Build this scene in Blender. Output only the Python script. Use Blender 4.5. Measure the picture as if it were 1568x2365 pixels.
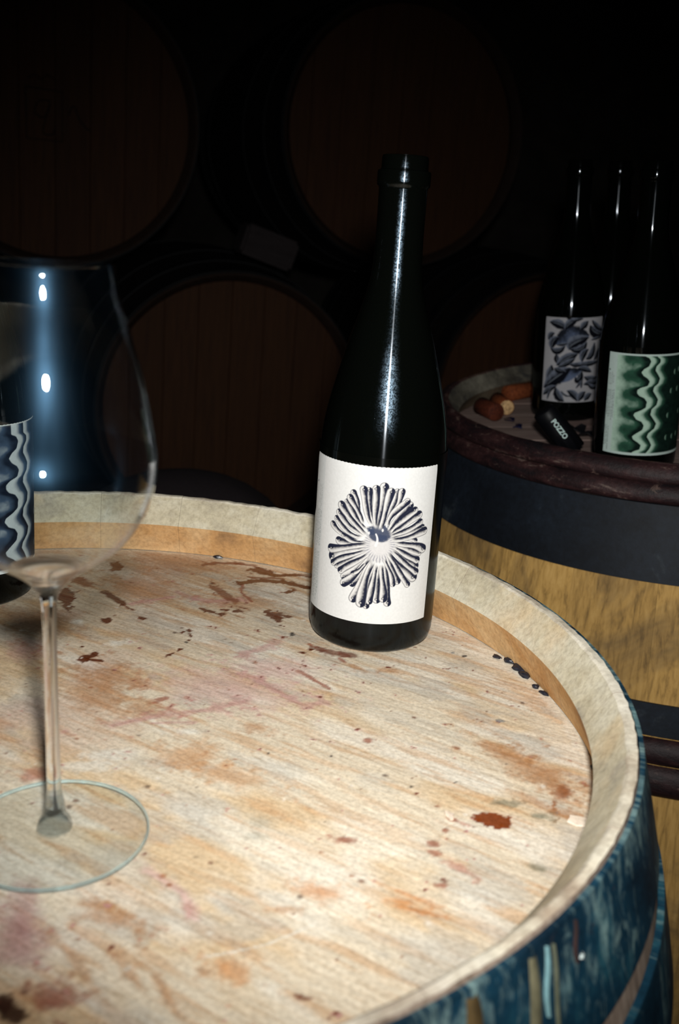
import bpy, bmesh, math, random
import numpy as np
from mathutils import Vector, Matrix

random.seed(7); rng = np.random.default_rng(7)
for o in list(bpy.data.objects): bpy.data.objects.remove(o)
SC = bpy.context.scene; COL = SC.collection
FLOOR = 0.90                       # head of the near barrel stands this high above the floor
def W(x, y, z): return Vector((x, y, z + FLOOR))

# ------------------------------------------------------------------ camera
CX = Vector((0.99676, 0.02289, 0.07715)); CU = Vector((-0.08047, 0.2835, 0.95559)); CF = Vector((0.0, 0.9587, -0.28442))
cd = bpy.data.cameras.new('camera'); cam = bpy.data.objects.new('camera', cd); COL.objects.link(cam)
cam.matrix_world = Matrix(((CX.x, CU.x, -CF.x, 0), (CX.y, CU.y, -CF.y, 0), (CX.z, CU.z, -CF.z, 0.2634 + FLOOR), (0, 0, 0, 1)))
cd.sensor_fit = 'VERTICAL'; cd.sensor_height = 36; cd.sensor_width = 24; cd.lens = 35.0
cd.clip_start = 0.02; cd.clip_end = 50
cd.dof.use_dof = True; cd.dof.focus_distance = 0.66; cd.dof.aperture_fstop = 10
SC.camera = cam
EYE = cam.matrix_world.translation

# ------------------------------------------------------------------ light: one camera flash, a cellar with the lamps off
w = bpy.data.worlds.new('cellar_dark'); SC.world = w; w.use_nodes = True
bg = w.node_tree.nodes['Background']; bg.inputs[0].default_value = (0.35, 0.55, 1, 1); bg.inputs[1].default_value = 0.0025
fl = bpy.data.lights.new('camera_flash', 'SPOT'); fo = bpy.data.objects.new('camera_flash', fl); COL.objects.link(fo)
fpos = EYE + CX * 0.020 + CU * 0.060
aim = (CF - CU * 0.10).normalized()
fo.matrix_world = Matrix.Translation(fpos) @ (-aim).to_track_quat('Z', 'Y').to_matrix().to_4x4()
fl.energy = 25.5; fl.color = (1.0, 0.985, 0.955); fl.spot_size = math.radians(76); fl.spot_blend = 1.0; fl.shadow_soft_size = 0.017
SC.view_settings.view_transform = 'Standard'; SC.view_settings.look = 'None'
SC.view_settings.gamma = 1; SC.view_settings.use_curve_mapping = False; SC.view_settings.exposure = 0.0

# ------------------------------------------------------------------ helpers
def lin(c):
    return tuple((x / 12.92 if x <= 0.04045 else ((x + 0.055) / 1.055) ** 2.4) for x in (v / 255 for v in c))
def L4(c): return lin(c) + (1,)
def obj(name, me, mat=None, parent=None):
    o = bpy.data.objects.new(name, me); COL.objects.link(o)
    if mat is not None:
        for m in (mat if isinstance(mat, (list, tuple)) else [mat]): me.materials.append(m)
    if parent is not None: o.parent = parent
    return o
def tag(o, label, cat, group=None):
    o['label'] = label; o['category'] = cat
    if group: o['group'] = group
    return o
def empty(name, mat4): 
    o = bpy.data.objects.new(name, None); COL.objects.link(o); o.matrix_world = mat4; o.empty_display_size = 0.05; return o
def mesh(name, V, F, smooth=40, mi=None):
    me = bpy.data.meshes.new(name); me.from_pydata([tuple(v) for v in V], [], F); me.update()
    if mi is not None: me.polygons.foreach_set('material_index', mi)
    if smooth:
        me.polygons.foreach_set('use_smooth', [True] * len(me.polygons)); me.set_sharp_from_angle(angle=math.radians(smooth))
    return me
def lathe(name, prof, seg=64, smooth=40, closed=False, jit=None):
    """prof: (r, z) from one end to the other; r==0 makes a pole; UV in metres (arc, run)."""
    V, F, ring = [], [], []
    for r, z in prof:
        if r < 1e-7: ring.append([len(V)]); V.append((0, 0, z))
        else:
            ring.append(list(range(len(V), len(V) + seg)))
            for k in range(seg):
                a = 2 * math.pi * k / seg
                rr, zz = (r, z) if jit is None else jit(r, z, a)
                V.append((rr * math.cos(a), rr * math.sin(a), zz))
    n = len(ring)
    for i in range(n if closed else n - 1):
        A, B = ring[i], ring[(i + 1) % n]
        for k in range(seg):
            k2 = (k + 1) % seg
            if len(A) == 1 and len(B) == 1: continue
            if len(A) == 1: F.append((A[0], B[k2], B[k]))
            elif len(B) == 1: F.append((A[k], A[k2], B[0]))
            else: F.append((A[k], A[k2], B[k2], B[k]))
    return mesh(name, V, F, smooth)
def fixn(me):
    b = bmesh.new(); b.from_mesh(me); bmesh.ops.recalc_face_normals(b, faces=b.faces); b.to_mesh(me); b.free(); return me
def box(name, sx, sy, sz, bev=0.004):
    b = bmesh.new(); bmesh.ops.create_cube(b, size=1)
    for v in b.verts: v.co = Vector((v.co.x * sx, v.co.y * sy, v.co.z * sz))
    if bev: bmesh.ops.bevel(b, geom=b.edges[:], offset=bev, segments=2, affect='EDGES')
    me = bpy.data.meshes.new(name); b.to_mesh(me); b.free(); return me

# numpy value noise
def vnoise(x, y, seed, scale):
    r = np.random.default_rng(seed); T = r.random((256, 256)).astype(np.float32)
    x = x * scale; y = y * scale; xi = np.floor(x).astype(int); yi = np.floor(y).astype(int)
    fx = x - xi; fy = y - yi; fx = fx * fx * (3 - 2 * fx); fy = fy * fy * (3 - 2 * fy)
    g = lambda a, b: T[a % 256, b % 256]
    return (g(xi, yi) * (1 - fx) + g(xi + 1, yi) * fx) * (1 - fy) + (g(xi, yi + 1) * (1 - fx) + g(xi + 1, yi + 1) * fx) * fy
def fbm(x, y, seed, scale, oct=4):
    s = 0; a = 0.5; t = 0
    for i in range(oct): s = s + a * vnoise(x, y, seed + i, scale * 2 ** i); t += a; a *= 0.5
    return s / t
def sstep(a, b, x):
    t = np.clip((x - a) / (b - a), 0, 1); return t * t * (3 - 2 * t)
def polydist(X, Y, P):
    """distance, running parameter 0..1 and side of every grid point to a polyline"""
    best = np.full(X.shape, 1e9, np.float32); par = np.zeros(X.shape, np.float32); side = np.zeros(X.shape, np.float32); n = len(P) - 1
    for i in range(n):
        (ax, ay), (bx, by) = P[i], P[i + 1]; dx, dy = bx - ax, by - ay; l2 = dx * dx + dy * dy + 1e-12
        t = np.clip(((X - ax) * dx + (Y - ay) * dy) / l2, 0, 1); d = np.hypot(X - ax - t * dx, Y - ay - t * dy)
        m = d < best; best[m] = d[m]; par[m] = ((i + t) / n)[m]; side[m] = np.sign(dx * (Y - ay) - dy * (X - ax))[m]
    return best, par, side
def bez(a, b, c, n=14):
    return [tuple((1 - t) ** 2 * np.array(a) + 2 * t * (1 - t) * np.array(b) + t * t * np.array(c)) for t in np.linspace(0, 1, n)]

# node helper
class NT:
    def __init__(s, name):
        s.m = bpy.data.materials.new(name); s.m.use_nodes = True; s.t = s.m.node_tree; s.b = s.t.nodes['Principled BSDF']; s.out = s.t.nodes['Material Output']
    def n(s, typ, **kw):
        x = s.t.nodes.new(typ)
        for k, v in kw.items(): setattr(x, k, v)
        return x
    def l(s, a, b): s.t.links.new(a, b)
    def coord(s, scale=(1, 1, 1), rot=(0, 0, 0), kind='Object', loc=(0, 0, 0), rnd=False):
        c = s.n('ShaderNodeTexCoord'); mp = s.n('ShaderNodeMapping'); mp.inputs['Scale'].default_value = scale; mp.inputs['Rotation'].default_value = rot; mp.inputs['Location'].default_value = loc
        src = c.outputs['Object'] if kind != 'World' else s.n('ShaderNodeNewGeometry').outputs['Position']
        if rnd:
            oi = s.n('ShaderNodeObjectInfo'); va = s.n('ShaderNodeVectorMath', operation='SCALE'); va.inputs[0].default_value = (3.1, 7.7, 5.3); s.l(oi.outputs['Random'], va.inputs['Scale'])
            ad = s.n('ShaderNodeVectorMath', operation='ADD'); s.l(src, ad.inputs[0]); s.l(va.outputs[0], ad.inputs[1]); src = ad.outputs[0]
        s.l(src, mp.inputs['Vector']); return mp.outputs[0]
    def noise(s, vec, scale, detail=4, rough=0.6, dist=0):
        x = s.n('ShaderNodeTexNoise'); x.inputs['Scale'].default_value = scale; x.inputs['Detail'].default_value = detail; x.inputs['Roughness'].default_value = rough; x.inputs['Distortion'].default_value = dist
        if vec is not None: s.l(vec, x.inputs['Vector'])
        return x.outputs['Fac']
    def ramp(s, fac, stops, interp='LINEAR'):
        r = s.n('ShaderNodeValToRGB'); e = r.color_ramp.elements; r.color_ramp.interpolation = interp
        while len(e) < len(stops): e.new(0.5)
        for q, (p, c) in zip(e, stops): q.position = p; q.color = c if len(c) == 4 else tuple(c) + (1,)
        s.l(fac, r.inputs[0]); return r.outputs[0]
    def mix(s, f, a, b, mode='MIX'):
        x = s.n('ShaderNodeMix', data_type='RGBA', blend_type=mode)
        for v, k in ((f, 0), (a, 6), (b, 7)):
            if hasattr(v, 'links'): s.l(v, x.inputs[k])
            elif k == 0: x.inputs[0].default_value = v
            else: x.inputs[k].default_value = v if len(v) == 4 else tuple(v) + (1,)
        return x.outputs[2]
    def math(s, op, a, b=0.0):
        x = s.n('ShaderNodeMath', operation=op)
        for i, v in enumerate((a, b)):
            if hasattr(v, 'links'): s.l(v, x.inputs[i])
            else: x.inputs[i].default_value = v
        return x.outputs[0]
    def bump(s, h, strength=0.3, dist=0.001):
        x = s.n('ShaderNodeBump'); x.inputs['Strength'].default_value = strength; x.inputs['Distance'].default_value = dist; s.l(h, x.inputs['Height']); s.l(x.outputs[0], s.b.inputs['Normal'])
    def set(s, **kw):
        for k, v in kw.items():
            i = s.b.inputs[k.replace('_', ' ')]
            if hasattr(v, 'links'): s.l(v, i)
            else: i.default_value = v
        return s.m

BLK = (0, 0, 0, 1); WHT = (1, 1, 1, 1)
def wood(name, dark, mid, light, rough=0.75, along=(60, 60, 4), stain=None, stain_amt=0.5, spec=0.25, rnd_amt=0.25, big=9, bump=0.3, top=None):
    s = NT(name); v = s.coord(along, rnd=True); g = s.noise(v, 3.0, 6, 0.65, 0.4)
    c = s.ramp(g, [(0.28, L4(dark)), (0.5, L4(mid)), (0.72, L4(light))])
    oi = s.n('ShaderNodeObjectInfo'); f = s.math('MULTIPLY', oi.outputs['Random'], rnd_amt); c = s.mix(f, c, L4(dark))
    if stain:
        n2 = s.noise(s.coord((1, 1, 0.6), kind='World'), big, 5, 0.65, 0.5); m = s.ramp(n2, [(0.5, BLK), (0.66, WHT)]); c = s.mix(s.math('MULTIPLY', m, stain_amt), c, L4(stain))
    if top:                                       # wood soaked dark with wine close to the rim
        tc = s.n('ShaderNodeTexCoord'); sx = s.n('ShaderNodeSeparateXYZ'); s.l(tc.outputs['Object'], sx.inputs[0]); mr = s.n('ShaderNodeMapRange'); s.l(sx.outputs[2], mr.inputs[0]); mr.inputs[1].default_value = -0.05; mr.inputs[2].default_value = -0.034; c = s.mix(mr.outputs[0], c, L4(top))
    s.bump(g, bump, 0.0008); return s.set(Base_Color=c, Roughness=rough, Specular_IOR_Level=spec)
# ------------------------------------------------------------------ measured shapes: stains on the head in metres, label drawings in millimetres
STAINS=[['w',0.07542,0.24657,0.00997,-0.00168,0.00028,-0.00564],['w',0.09152,0.16378,0.00768,-0.00013,0.00036,-0.00678],['w',0.08689,0.16902,0.00353,0.00453,0.00083,-0.00349],['w',0.10136,0.16277,0.00472,-8e-05,9e-05,-0.00227],['w',0.09447,0.15676,0.00196,-0.00608,-0.00152,-0.00295],['w2',0.05447,0.19294,0.01051,-0.01182,-0.00049,-0.00664],['w',0.04843,0.16086,0.00574,-0.00184,0.0002,-0.00298],['w',0.06625,0.16464,0.00385,-7e-05,0.00027,-0.00303],['w',0.05816,0.16527,0.00355,-6e-05,0.00015,-0.00152],['w',-0.01431,0.13194,0.00323,0.00067,0.00102,-0.00412],['w',-0.01868,0.17018,0.01133,-0.0119,5e-05,-0.00478],['w2',-0.01263,0.16346,0.00657,-0.0076,-8e-05,-0.00326],['w',-0.03161,0.23077,0.0043,0.00103,0.00192,-0.00809],['w',-0.05003,0.16491,0.00503,0.00111,0.00426,-0.01488],['w2',-0.04779,0.19488,0.01041,-0.00653,0.0011,-0.0079],['w',0.00715,0.14007,0.00257,-4e-05,0.00025,-0.00142],['w',0.03991,0.12732,0.00206,-0.00127,6e-05,-0.00263],['w',0.0347,0.1298,0.00109,0.00022,0.00024,-0.00137],['w',0.03686,0.12389,0.00108,0.00022,0.00023,-0.00135],['w',0.04219,0.11873,0.00165,-0.00231,-0.00026,-0.00163],['w',0.04222,0.11194,0.00106,0.00021,0.00022,-0.0013],['w',0.03924,0.09626,0.00151,0.00247,0.00052,-0.00135],['w',0.03521,0.08914,0.00176,0.00246,0.00044,-0.00119],['w',-0.01335,0.07372,0.0032,0.00061,0.00139,-0.00515],['w',-0.00989,0.07927,0.00193,0.00352,0.00121,-0.00255],['w',-0.00635,0.07262,0.00581,-0.00075,0.00045,-0.0023],['w',-0.01916,0.08941,0.00101,0.0002,0.00041,-0.00151],['r',0.0412,0.03099,0.00277,0.00165,0.00068,-0.00242],['k',0.04118,0.10839,0.00079,0.00016,0.00027,-0.00161],['k',0.10603,0.1336,0.00168,0.00034,0.00024,-0.00345],['w',0.09902,0.20798,0.00248,0.00055,0.00018,-0.00256],['w',0.09334,0.17039,0.00118,0.00025,0.00019,-0.00231],['rb',0.13253,0.11101,0.0107,-0.00422,-0.00041,-0.00573],['rb',0.12693,0.11387,0.00476,-0.00312,-0.00041,-0.00378],['rb',0.14215,0.10896,0.00816,-0.00013,-0.00011,-0.00513],['r',0.11835,0.1202,0.00274,-0.0012,-0.00011,-0.00197],['r',0.1396,0.10017,0.00332,-0.00376,-0.00049,-0.00227],['w',0.12012,0.11255,0.00136,0.00026,6e-05,-0.0013],['w',0.11553,0.10644,0.00108,0.00021,7e-05,-0.00128],['wd',0.21472,-0.06023,0.00696,-0.00213,-0.00148,-0.00554],['r',0.19467,-0.06266,0.00258,-0.00114,-0.00055,-0.00204],['rp',0.19906,-0.06515,0.00286,-0.00147,-0.0004,-0.00134],['r',0.19013,-0.07178,0.0018,0.00025,-0.00019,-0.00235],['r',0.18386,-0.08274,0.00384,-4e-05,-0.00034,-0.00289],['r',0.18437,-0.08927,0.00287,-0.0009,-0.00035,-0.00154],['rp',0.19466,-0.09913,0.00516,-0.00402,-0.00101,-0.00247],['rd',0.18692,-0.10767,0.00149,-0.00069,-0.00042,-0.00139],['r',0.18592,-0.11119,0.00247,-0.00037,-0.00032,-0.00169],['b',0.23571,-0.00971,0.01745,-0.01967,-0.00506,-0.01149],['b',0.2472,-0.02035,0.00892,-0.01555,-0.00657,-0.01155],['b2',0.25146,-0.03233,0.00261,-0.00501,-0.00512,-0.00828],['b',0.22638,0.00401,0.0171,-0.01198,-0.002,-0.00602],['b',0.23498,-0.04153,0.00996,-0.00788,-0.00147,-0.00357],['b',0.25111,-0.05021,0.00365,-0.00393,-0.00236,-0.00464],['g',0.22142,-0.04532,0.00731,-0.0008,-0.00064,-0.003],['g',0.23599,-0.05411,0.00597,-0.00064,-0.00072,-0.00289],['g',0.22823,-0.09423,0.00447,-0.00143,-0.00089,-0.0027],['bl',0.23017,0.03763,0.00233,-0.00048,-0.00033,-0.00153],['k',0.21766,0.12142,0.00142,0.00027,-0.00016,-0.00167],['bl',0.21077,0.12539,0.00114,0.00022,-0.00012,-0.00135],['b2',0.20225,0.00334,0.00221,-0.00043,-0.00032,-0.0018],['o',0.17039,-0.12744,0.00842,-0.00168,-0.00028,-0.00156],['o',0.16877,-0.12422,0.00519,-0.00047,-0.00031,-0.00239],['o',0.1781,-0.12962,0.00668,-0.00133,-0.00021,-0.00103],['o',0.17249,-0.11974,0.0111,-0.00564,-0.00031,-0.00104],['rd',0.13235,-0.17935,0.00256,-0.00044,-0.00012,-0.0012],['kb',0.03551,-0.19741,0.00697,-0.00221,0.00033,-0.00587],['kb',0.03112,-0.19311,0.0034,-0.00109,0.00031,-0.00462],['red',0.04691,-0.18948,0.00792,0.00085,0.00179,-0.00598],['b',0.03842,-0.18842,0.00775,-0.00253,0.00025,-0.00546],['b',0.05495,-0.14688,0.01179,-0.00157,0.00071,-0.00564],['b',0.04742,-0.14029,0.00557,0.00068,0.00077,-0.00294],['b',0.06277,-0.14471,0.00373,-0.0005,0.00025,-0.00239],['p',0.08466,-0.14084,0.00204,-0.00028,0.00031,-0.00628],['m',0.02601,-0.15983,0.00931,0.00108,0.00427,-0.01294],['rd',0.05983,-0.16212,0.00051,0.00093,0.00056,-0.00063],['rd',0.05048,-0.12732,0.00118,0.00015,0.00026,-0.00105],['rd',0.08865,-0.10839,0.00089,0.00012,0.00013,-0.00086],['b2',0.13458,-0.09521,0.00093,0.00012,4e-05,-0.00091],['rd',0.06049,-0.10616,0.00107,0.00014,0.00018,-0.00087],['k',0.10454,-0.01721,0.00087,0.00014,8e-05,-0.00084],['k',0.13665,-0.01519,0.00079,-0.00073,-0.0002,-0.00077],['k',0.19856,-0.03036,0.00065,0.0001,-7e-05,-0.0008],['k',0.17629,-0.03792,0.00064,9e-05,-4e-05,-0.00077],['b2',0.08706,0.08717,0.00104,0.00019,0.00019,-0.0018],['r',0.15532,0.00399,0.00315,-0.0006,-0.00029,-0.00316],['b',0.16898,0.09021,0.00777,-0.00171,-0.00037,-0.00362],['b',0.14774,0.09237,0.00749,-0.00485,-0.00052,-0.00354],['o2',0.06411,-0.02561,0.01652,0.00551,0.0029,-0.01332],['o2',0.08561,-0.04051,0.02098,-0.00684,-0.0001,-0.00965],['b',0.0059,0.03264,0.02048,-0.01051,0.00218,-0.02557],['b',0.00777,0.05479,0.01546,-0.00305,0.00256,-0.01582],['b',0.03335,0.01702,0.01465,-0.0075,0.00035,-0.00906],['b',0.09529,0.00811,0.00694,-0.0013,8e-05,-0.00457],['pf',0.07354,0.04995,0.04211,-0.00061,0.00215,-0.02315],['pf',0.1008,0.08063,0.02344,-0.00036,0.00067,-0.01502],['wh',0.02652,-0.03145,0.0152,0.00399,0.00182,-0.00663],['wh',0.01881,-0.04273,0.01213,0.00185,0.00161,-0.00601],['wh',-0.00023,0.09893,0.00669,0.00132,0.00133,-0.00558],['wh',-0.03212,0.12681,0.00479,0.00099,0.0013,-0.00473],['wh',0.06232,-0.00189,0.00664,0.00108,0.00044,-0.00265],['wh',0.06773,-0.17224,0.00137,0.00015,0.00024,-0.00104],['wh',0.09455,-0.15067,0.00113,0.00013,0.00014,-0.00093],['rp',-0.00285,-0.05377,0.00626,0.00333,0.00234,-0.00558],['m',-0.05039,0.07956,0.01232,0.00238,0.00559,-0.01716],['p',-0.0005,-0.0121,0.00255,0.00041,0.00074,-0.00255],['b',0.0134,0.25138,0.04038,-0.00674,0.00238,-0.01871],['b',-0.00387,0.19184,0.03787,-0.00914,0.00282,-0.01912],['b',-0.05479,0.11856,0.02323,-0.00496,0.00465,-0.01931],['b',0.068,0.18259,0.02426,-0.00043,0.00131,-0.01568],['lt',0.14463,-0.04333,0.03815,-0.0194,-0.00377,-0.02108],['lt',0.18146,0.02224,0.03335,-0.01992,-0.00599,-0.02681],['lt',0.16441,-0.0888,0.02748,-0.01296,-0.0042,-0.01749],['lt',0.1199,0.02176,0.02801,-0.00542,-0.00062,-0.02318],['lt',0.11544,-0.09528,0.02917,-0.00864,-0.00136,-0.01733],['lt',0.14605,-0.1309,0.02635,-0.00733,-0.00235,-0.01473],['gf',0.10614,-0.0773,0.00779,-0.00124,-2e-05,-0.00649],['gf',0.10522,-0.08723,0.00566,0.00077,0.00039,-0.00376],['o',0.1353,-0.12163,0.01046,-0.00152,-0.00035,-0.0048],['b',0.12208,-0.1338,0.00579,0.0007,0.00015,-0.00203],['b',0.09521,-0.17091,0.00385,-0.00234,-0.00068,-0.00265],['o',0.1043,-0.16882,0.0092,-0.00337,-0.00069,-0.00528],['b',0.08321,-0.18159,0.00828,-0.01266,-0.00174,-0.0018],['b',0.06955,-0.17481,0.00902,-0.01002,-0.00119,-0.00202],['b',0.05043,-0.17267,0.01032,-0.01246,-0.00126,-0.00186],['wh',0.26862,0.03164,0.00376,0.00382,0.00108,-0.01645],['wh',0.26422,0.06694,0.00379,0.00562,0.00354,-0.01571],['wh',0.25028,0.10149,0.00248,0.00532,0.00566,-0.01229],['wh',0.23295,0.1378,0.00131,0.00385,0.00708,-0.01013],['wh',0.08515,0.26875,0.02041,-0.00353,0.00014,-0.00398],['r',0.14531,-0.08503,0.00454,-0.00072,-0.00022,-0.00253],['r',0.18794,-0.05264,0.00166,0.00024,-8e-05,-0.00109]]
STROKES=[['w',0.0033,[[0.06225,0.21828],[0.07574,0.22684],[0.09179,0.22777],[0.1135,0.22004]]],['w',0.00281,[[0.07418,0.24243],[0.08748,0.24077],[0.1036,0.24549],[0.11288,0.2448]]],['w2',0.00205,[[0.07203,0.23153],[0.09129,0.23413]]],['r',0.00132,[[0.06411,0.216],[0.06499,0.20039],[0.07454,0.18402]]],['w2',0.00288,[[0.03018,0.25046],[0.03913,0.25761],[0.05893,0.26038]]],['w2',0.00294,[[0.05501,0.25944],[0.06755,0.25845]]],['p',0.00374,[[0.02145,-0.00169],[0.04562,0.01419],[0.06767,0.02284],[0.0863,0.0362]]],['p',0.00173,[[0.04074,0.00383],[0.06291,0.00844]]],['p',0.00298,[[0.08511,0.06891],[0.10046,0.05472],[0.11904,0.03666],[0.13095,0.04287]]],['p',0.00374,[[0.07788,0.09794],[0.08779,0.10629],[0.09752,0.12016]]],['p',0.00419,[[0.03494,0.1803],[0.05009,0.18033],[0.06595,0.18709]]],['m',0.00371,[[0.02098,0.19058],[0.03507,0.17951]]],['p',0.00289,[[-0.00647,0.16242],[0.01951,0.18186]]],['r',0.00176,[[0.1139,0.08006],[0.13282,0.06047]]],['wh',0.00066,[[0.09405,-0.16339],[0.10626,-0.15908],[0.11706,-0.15394],[0.13359,-0.14123]]],['pf',0.00252,[[0.06362,-0.1168],[0.07997,-0.12848],[0.08754,-0.14299]]],['p',0.00168,[[0.00316,-0.05665],[0.0084,-0.05016]]],['m',0.00775,[[0.01983,-0.13594],[0.02586,-0.1689]]],['wh',0.00082,[[0.25558,-0.0584],[0.25479,-0.06867]]]]
TUBES=[[[-9.74,107.33],[-9.18,93.53],[-2.61,85.13],1.75],[[-6.52,107.11],[-5.84,94.84],[-1.71,84.34],1.57],[[-2.43,108.62],[-1.81,94.4],[-0.81,83.54],1.83],[[2.64,110.09],[0.79,95.92],[-0.12,82.72],1.92],[[6.82,107.28],[3.9,93.51],[1.38,82.4],1.75],[[10.21,107.35],[7.51,95.82],[4.43,86.53],1.66],[[13.68,107.34],[12.78,99.77],[7.68,93.65],1.49],[[-15.98,104.4],[-13.57,99.38],[-10.84,92.41],1.49],[[-17.84,101.01],[-12.75,94.29],[-8.59,85.28],1.57],[[-20.24,97.7],[-12.75,88.15],[-6.63,82.03],1.57],[[-23.61,95.23],[-16.7,85.67],[-5.53,78.63],1.83],[[-25.33,89.98],[-17.85,81.9],[-6.77,78.03],1.75],[[-27.2,85.53],[-19.99,77.89],[-7.99,76.98],1.57],[[-29.51,81.59],[-22.75,74.12],[-9.59,74.96],1.57],[[-20.84,75.91],[-15.78,72.97],[-6.1,74.57],1.4],[[-24.21,72.42],[-14.72,71.17],[-5.22,74.24],1.75],[[-30.3,65.82],[-16.91,69.16],[-4.31,73.46],1.92],[[-28.35,60.91],[-23.2,66.36],[-4.18,71.7],2.45],[[-27.71,56.75],[-18.93,63.77],[-4.9,69.83],1.57],[[-24.81,55.96],[-15.01,62.36],[-3.99,69.04],1.49],[[-21.41,53.19],[-12.58,60.57],[-3.47,67.76],1.75],[[-18.9,49.93],[-10.14,57.85],[-2.96,66.48],1.75],[[-18.83,45.6],[-9.86,53.82],[-2.47,65.63],1.83],[[-12.95,46.43],[-6.42,54.8],[-1.98,64.79],1.66],[[-12.97,53.26],[-9.14,56.2],[-5.12,60.84],1.05],[[-12.05,36.97],[-7.77,49.16],[-1.53,64.38],1.92],[[-6.75,34.66],[-7.67,47.81],[-0.2,63.61],2.27],[[-3.38,33.27],[-4.16,47.38],[0.74,62.34],1.49],[[-1.22,36.27],[-0.92,50.01],[1.65,61.51],1.66],[[2.73,37.96],[2.47,50.27],[2.91,61.59],1.83],[[6.78,38.58],[5.88,50.43],[4.18,61.65],1.75],[[10.05,35.83],[8.58,49.11],[5.39,62.6],1.83],[[12.4,48.15],[9.68,57.27],[5.61,65.3],1.31],[[14.97,49.87],[11.26,59.51],[6.33,67.11],1.49],[[22.37,47.38],[16.04,56.17],[7.11,68.03],1.57],[[25.87,51.49],[14.84,59.4],[7.01,69.37],2.18],[[27.99,54.82],[18.77,62.31],[9.09,70.29],1.57],[[27.3,58.59],[18.57,64.58],[9.89,71.18],1.57],[[27.97,62.58],[18.76,67.71],[10.25,72.07],1.66],[[29.43,67.34],[19.43,70.8],[11.01,73.41],1.66],[[32.22,69.13],[22.5,74.55],[10.91,74.74],1.92],[[25.49,75.55],[18.73,78.44],[8.99,76.96],1.14],[[32.3,80.84],[19.77,77.47],[8.56,76.95],1.75],[[30.09,84.09],[18.61,79.78],[8.07,77.83],1.57],[[28.02,87.27],[17.0,82.09],[8.0,78.72],1.57],[[26.69,91.87],[14.41,85.74],[7.5,79.59],1.75],[[22.93,95.55],[11.98,88.43],[7.4,80.92],1.83],[[19.49,98.44],[8.81,90.17],[6.87,82.23],1.75],[[17.12,101.39],[6.41,93.61],[5.82,84.83],1.75]]
CORE=[[-5.78,82.14],[2.12,78.03],[-0.33,76.96],[-4.81,80.49],[3.43,82.97],[-0.84,78.25],[0.67,74.83]]
LEAVES=[[[-14.18,92.94],[0.2,106.64],[21.57,102.0],7.23,1],[[-12.46,46.75],[0.51,58.64],[15.69,61.33],4.45,1],[[-23.59,116.57],[-12.24,116.34],[-4.26,110.27],3.34,0],[[-5.29,109.7],[-0.53,118.43],[7.83,120.1],3.06,0],[[-4.06,124.21],[-1.78,121.61],[1.24,123.8],1.39,0],[[2.63,118.48],[7.19,121.71],[14.28,121.61],1.39,0],[[12.31,109.87],[15.94,114.07],[20.61,118.18],2.5,0],[[24.47,112.61],[29.4,102.57],[47.02,101.87],4.17,0],[[26.55,118.92],[33.04,110.92],[46.21,106.33],1.95,0],[[27.15,96.78],[34.36,98.35],[43.75,98.99],1.0,0],[[-24.83,96.34],[-23.96,102.97],[-17.8,104.07],2.11,0],[[0.88,87.17],[1.01,93.69],[21.74,99.83],5.29,0],[[2.51,86.65],[15.32,82.74],[20.36,93.94],3.06,0],[[-19.65,85.91],[-21.53,95.58],[-12.88,99.56],3.34,0],[[-20.95,86.88],[-12.76,79.38],[-4.6,89.7],2.5,0],[[-13.47,90.81],[-6.35,91.8],[-2.14,93.06],1.11,0],[[-13.36,79.88],[-13.02,74.42],[-12.16,69.53],2.11,0],[[-12.05,67.88],[-0.64,77.3],[9.89,80.68],3.62,0],[[-10.24,65.81],[-0.7,69.62],[7.49,75.78],2.11,0],[[16.64,72.3],[14.75,82.75],[23.5,85.61],2.78,0],[[21.81,75.32],[30.37,76.86],[31.82,92.59],2.67,0],[[32.99,73.31],[38.31,78.79],[41.18,86.7],1.95,0],[[2.54,69.16],[10.8,66.97],[20.3,71.02],1.78,0],[[11.28,68.06],[22.28,69.26],[40.34,70.26],2.11,0],[[12.65,64.18],[20.76,64.94],[29.84,59.26],2.23,0],[[-18.98,66.13],[-19.03,57.24],[-24.83,47.58],3.06,0],[[-27.07,39.95],[-12.87,53.41],[2.31,64.2],5.29,0],[[-14.63,63.24],[-10.53,61.37],[-2.26,60.2],2.34,0],[[10.06,53.19],[13.83,47.0],[16.93,60.18],3.45,0],[[11.42,40.94],[15.01,46.4],[18.21,50.71],0.89,0],[[17.75,40.71],[16.84,45.21],[18.29,49.59],0.89,0],[[21.0,53.88],[28.59,49.38],[39.74,51.99],2.23,0],[[21.06,44.98],[30.89,48.04],[42.79,44.83],2.34,0],[[26.15,45.71],[32.6,38.33],[42.32,40.4],1.78,0],[[-27.85,30.77],[-22.25,38.93],[-12.19,42.31],2.34,0],[[-22.04,25.96],[-21.77,31.66],[-17.82,38.36],0.89,0],[[-12.05,40.08],[-10.31,30.13],[-2.33,25.62],3.23,0],[[-5.2,37.24],[-1.55,30.71],[5.44,31.47],0.67,0],[[1.81,37.56],[11.27,34.8],[13.57,25.76],2.78,0],[[15.88,25.67],[16.03,31.84],[23.02,35.9],2.78,0],[[23.18,25.78],[26.03,31.16],[32.37,32.74],2.5,0]]
E1=[[3.59,115.35],[7.76,113.57],[9.63,110.34],[8.0,105.68],[3.74,103.05],[1.54,99.94],[3.82,96.74],[8.1,94.0],[9.95,91.2],[8.26,86.95],[2.53,85.41],[-0.86,82.89],[-0.85,80.05],[1.4,77.31],[6.05,75.56],[8.88,71.8],[8.23,66.07],[3.48,63.09],[-1.32,60.93],[-2.49,58.44],[0.58,54.3],[5.26,52.57],[7.87,48.76],[6.86,44.39],[1.68,40.8],[-2.17,37.63],[-1.03,34.78],[3.3,32.1],[6.75,29.28],[5.74,24.84],[0.83,23.13],[-1.34,21.5]]
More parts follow.
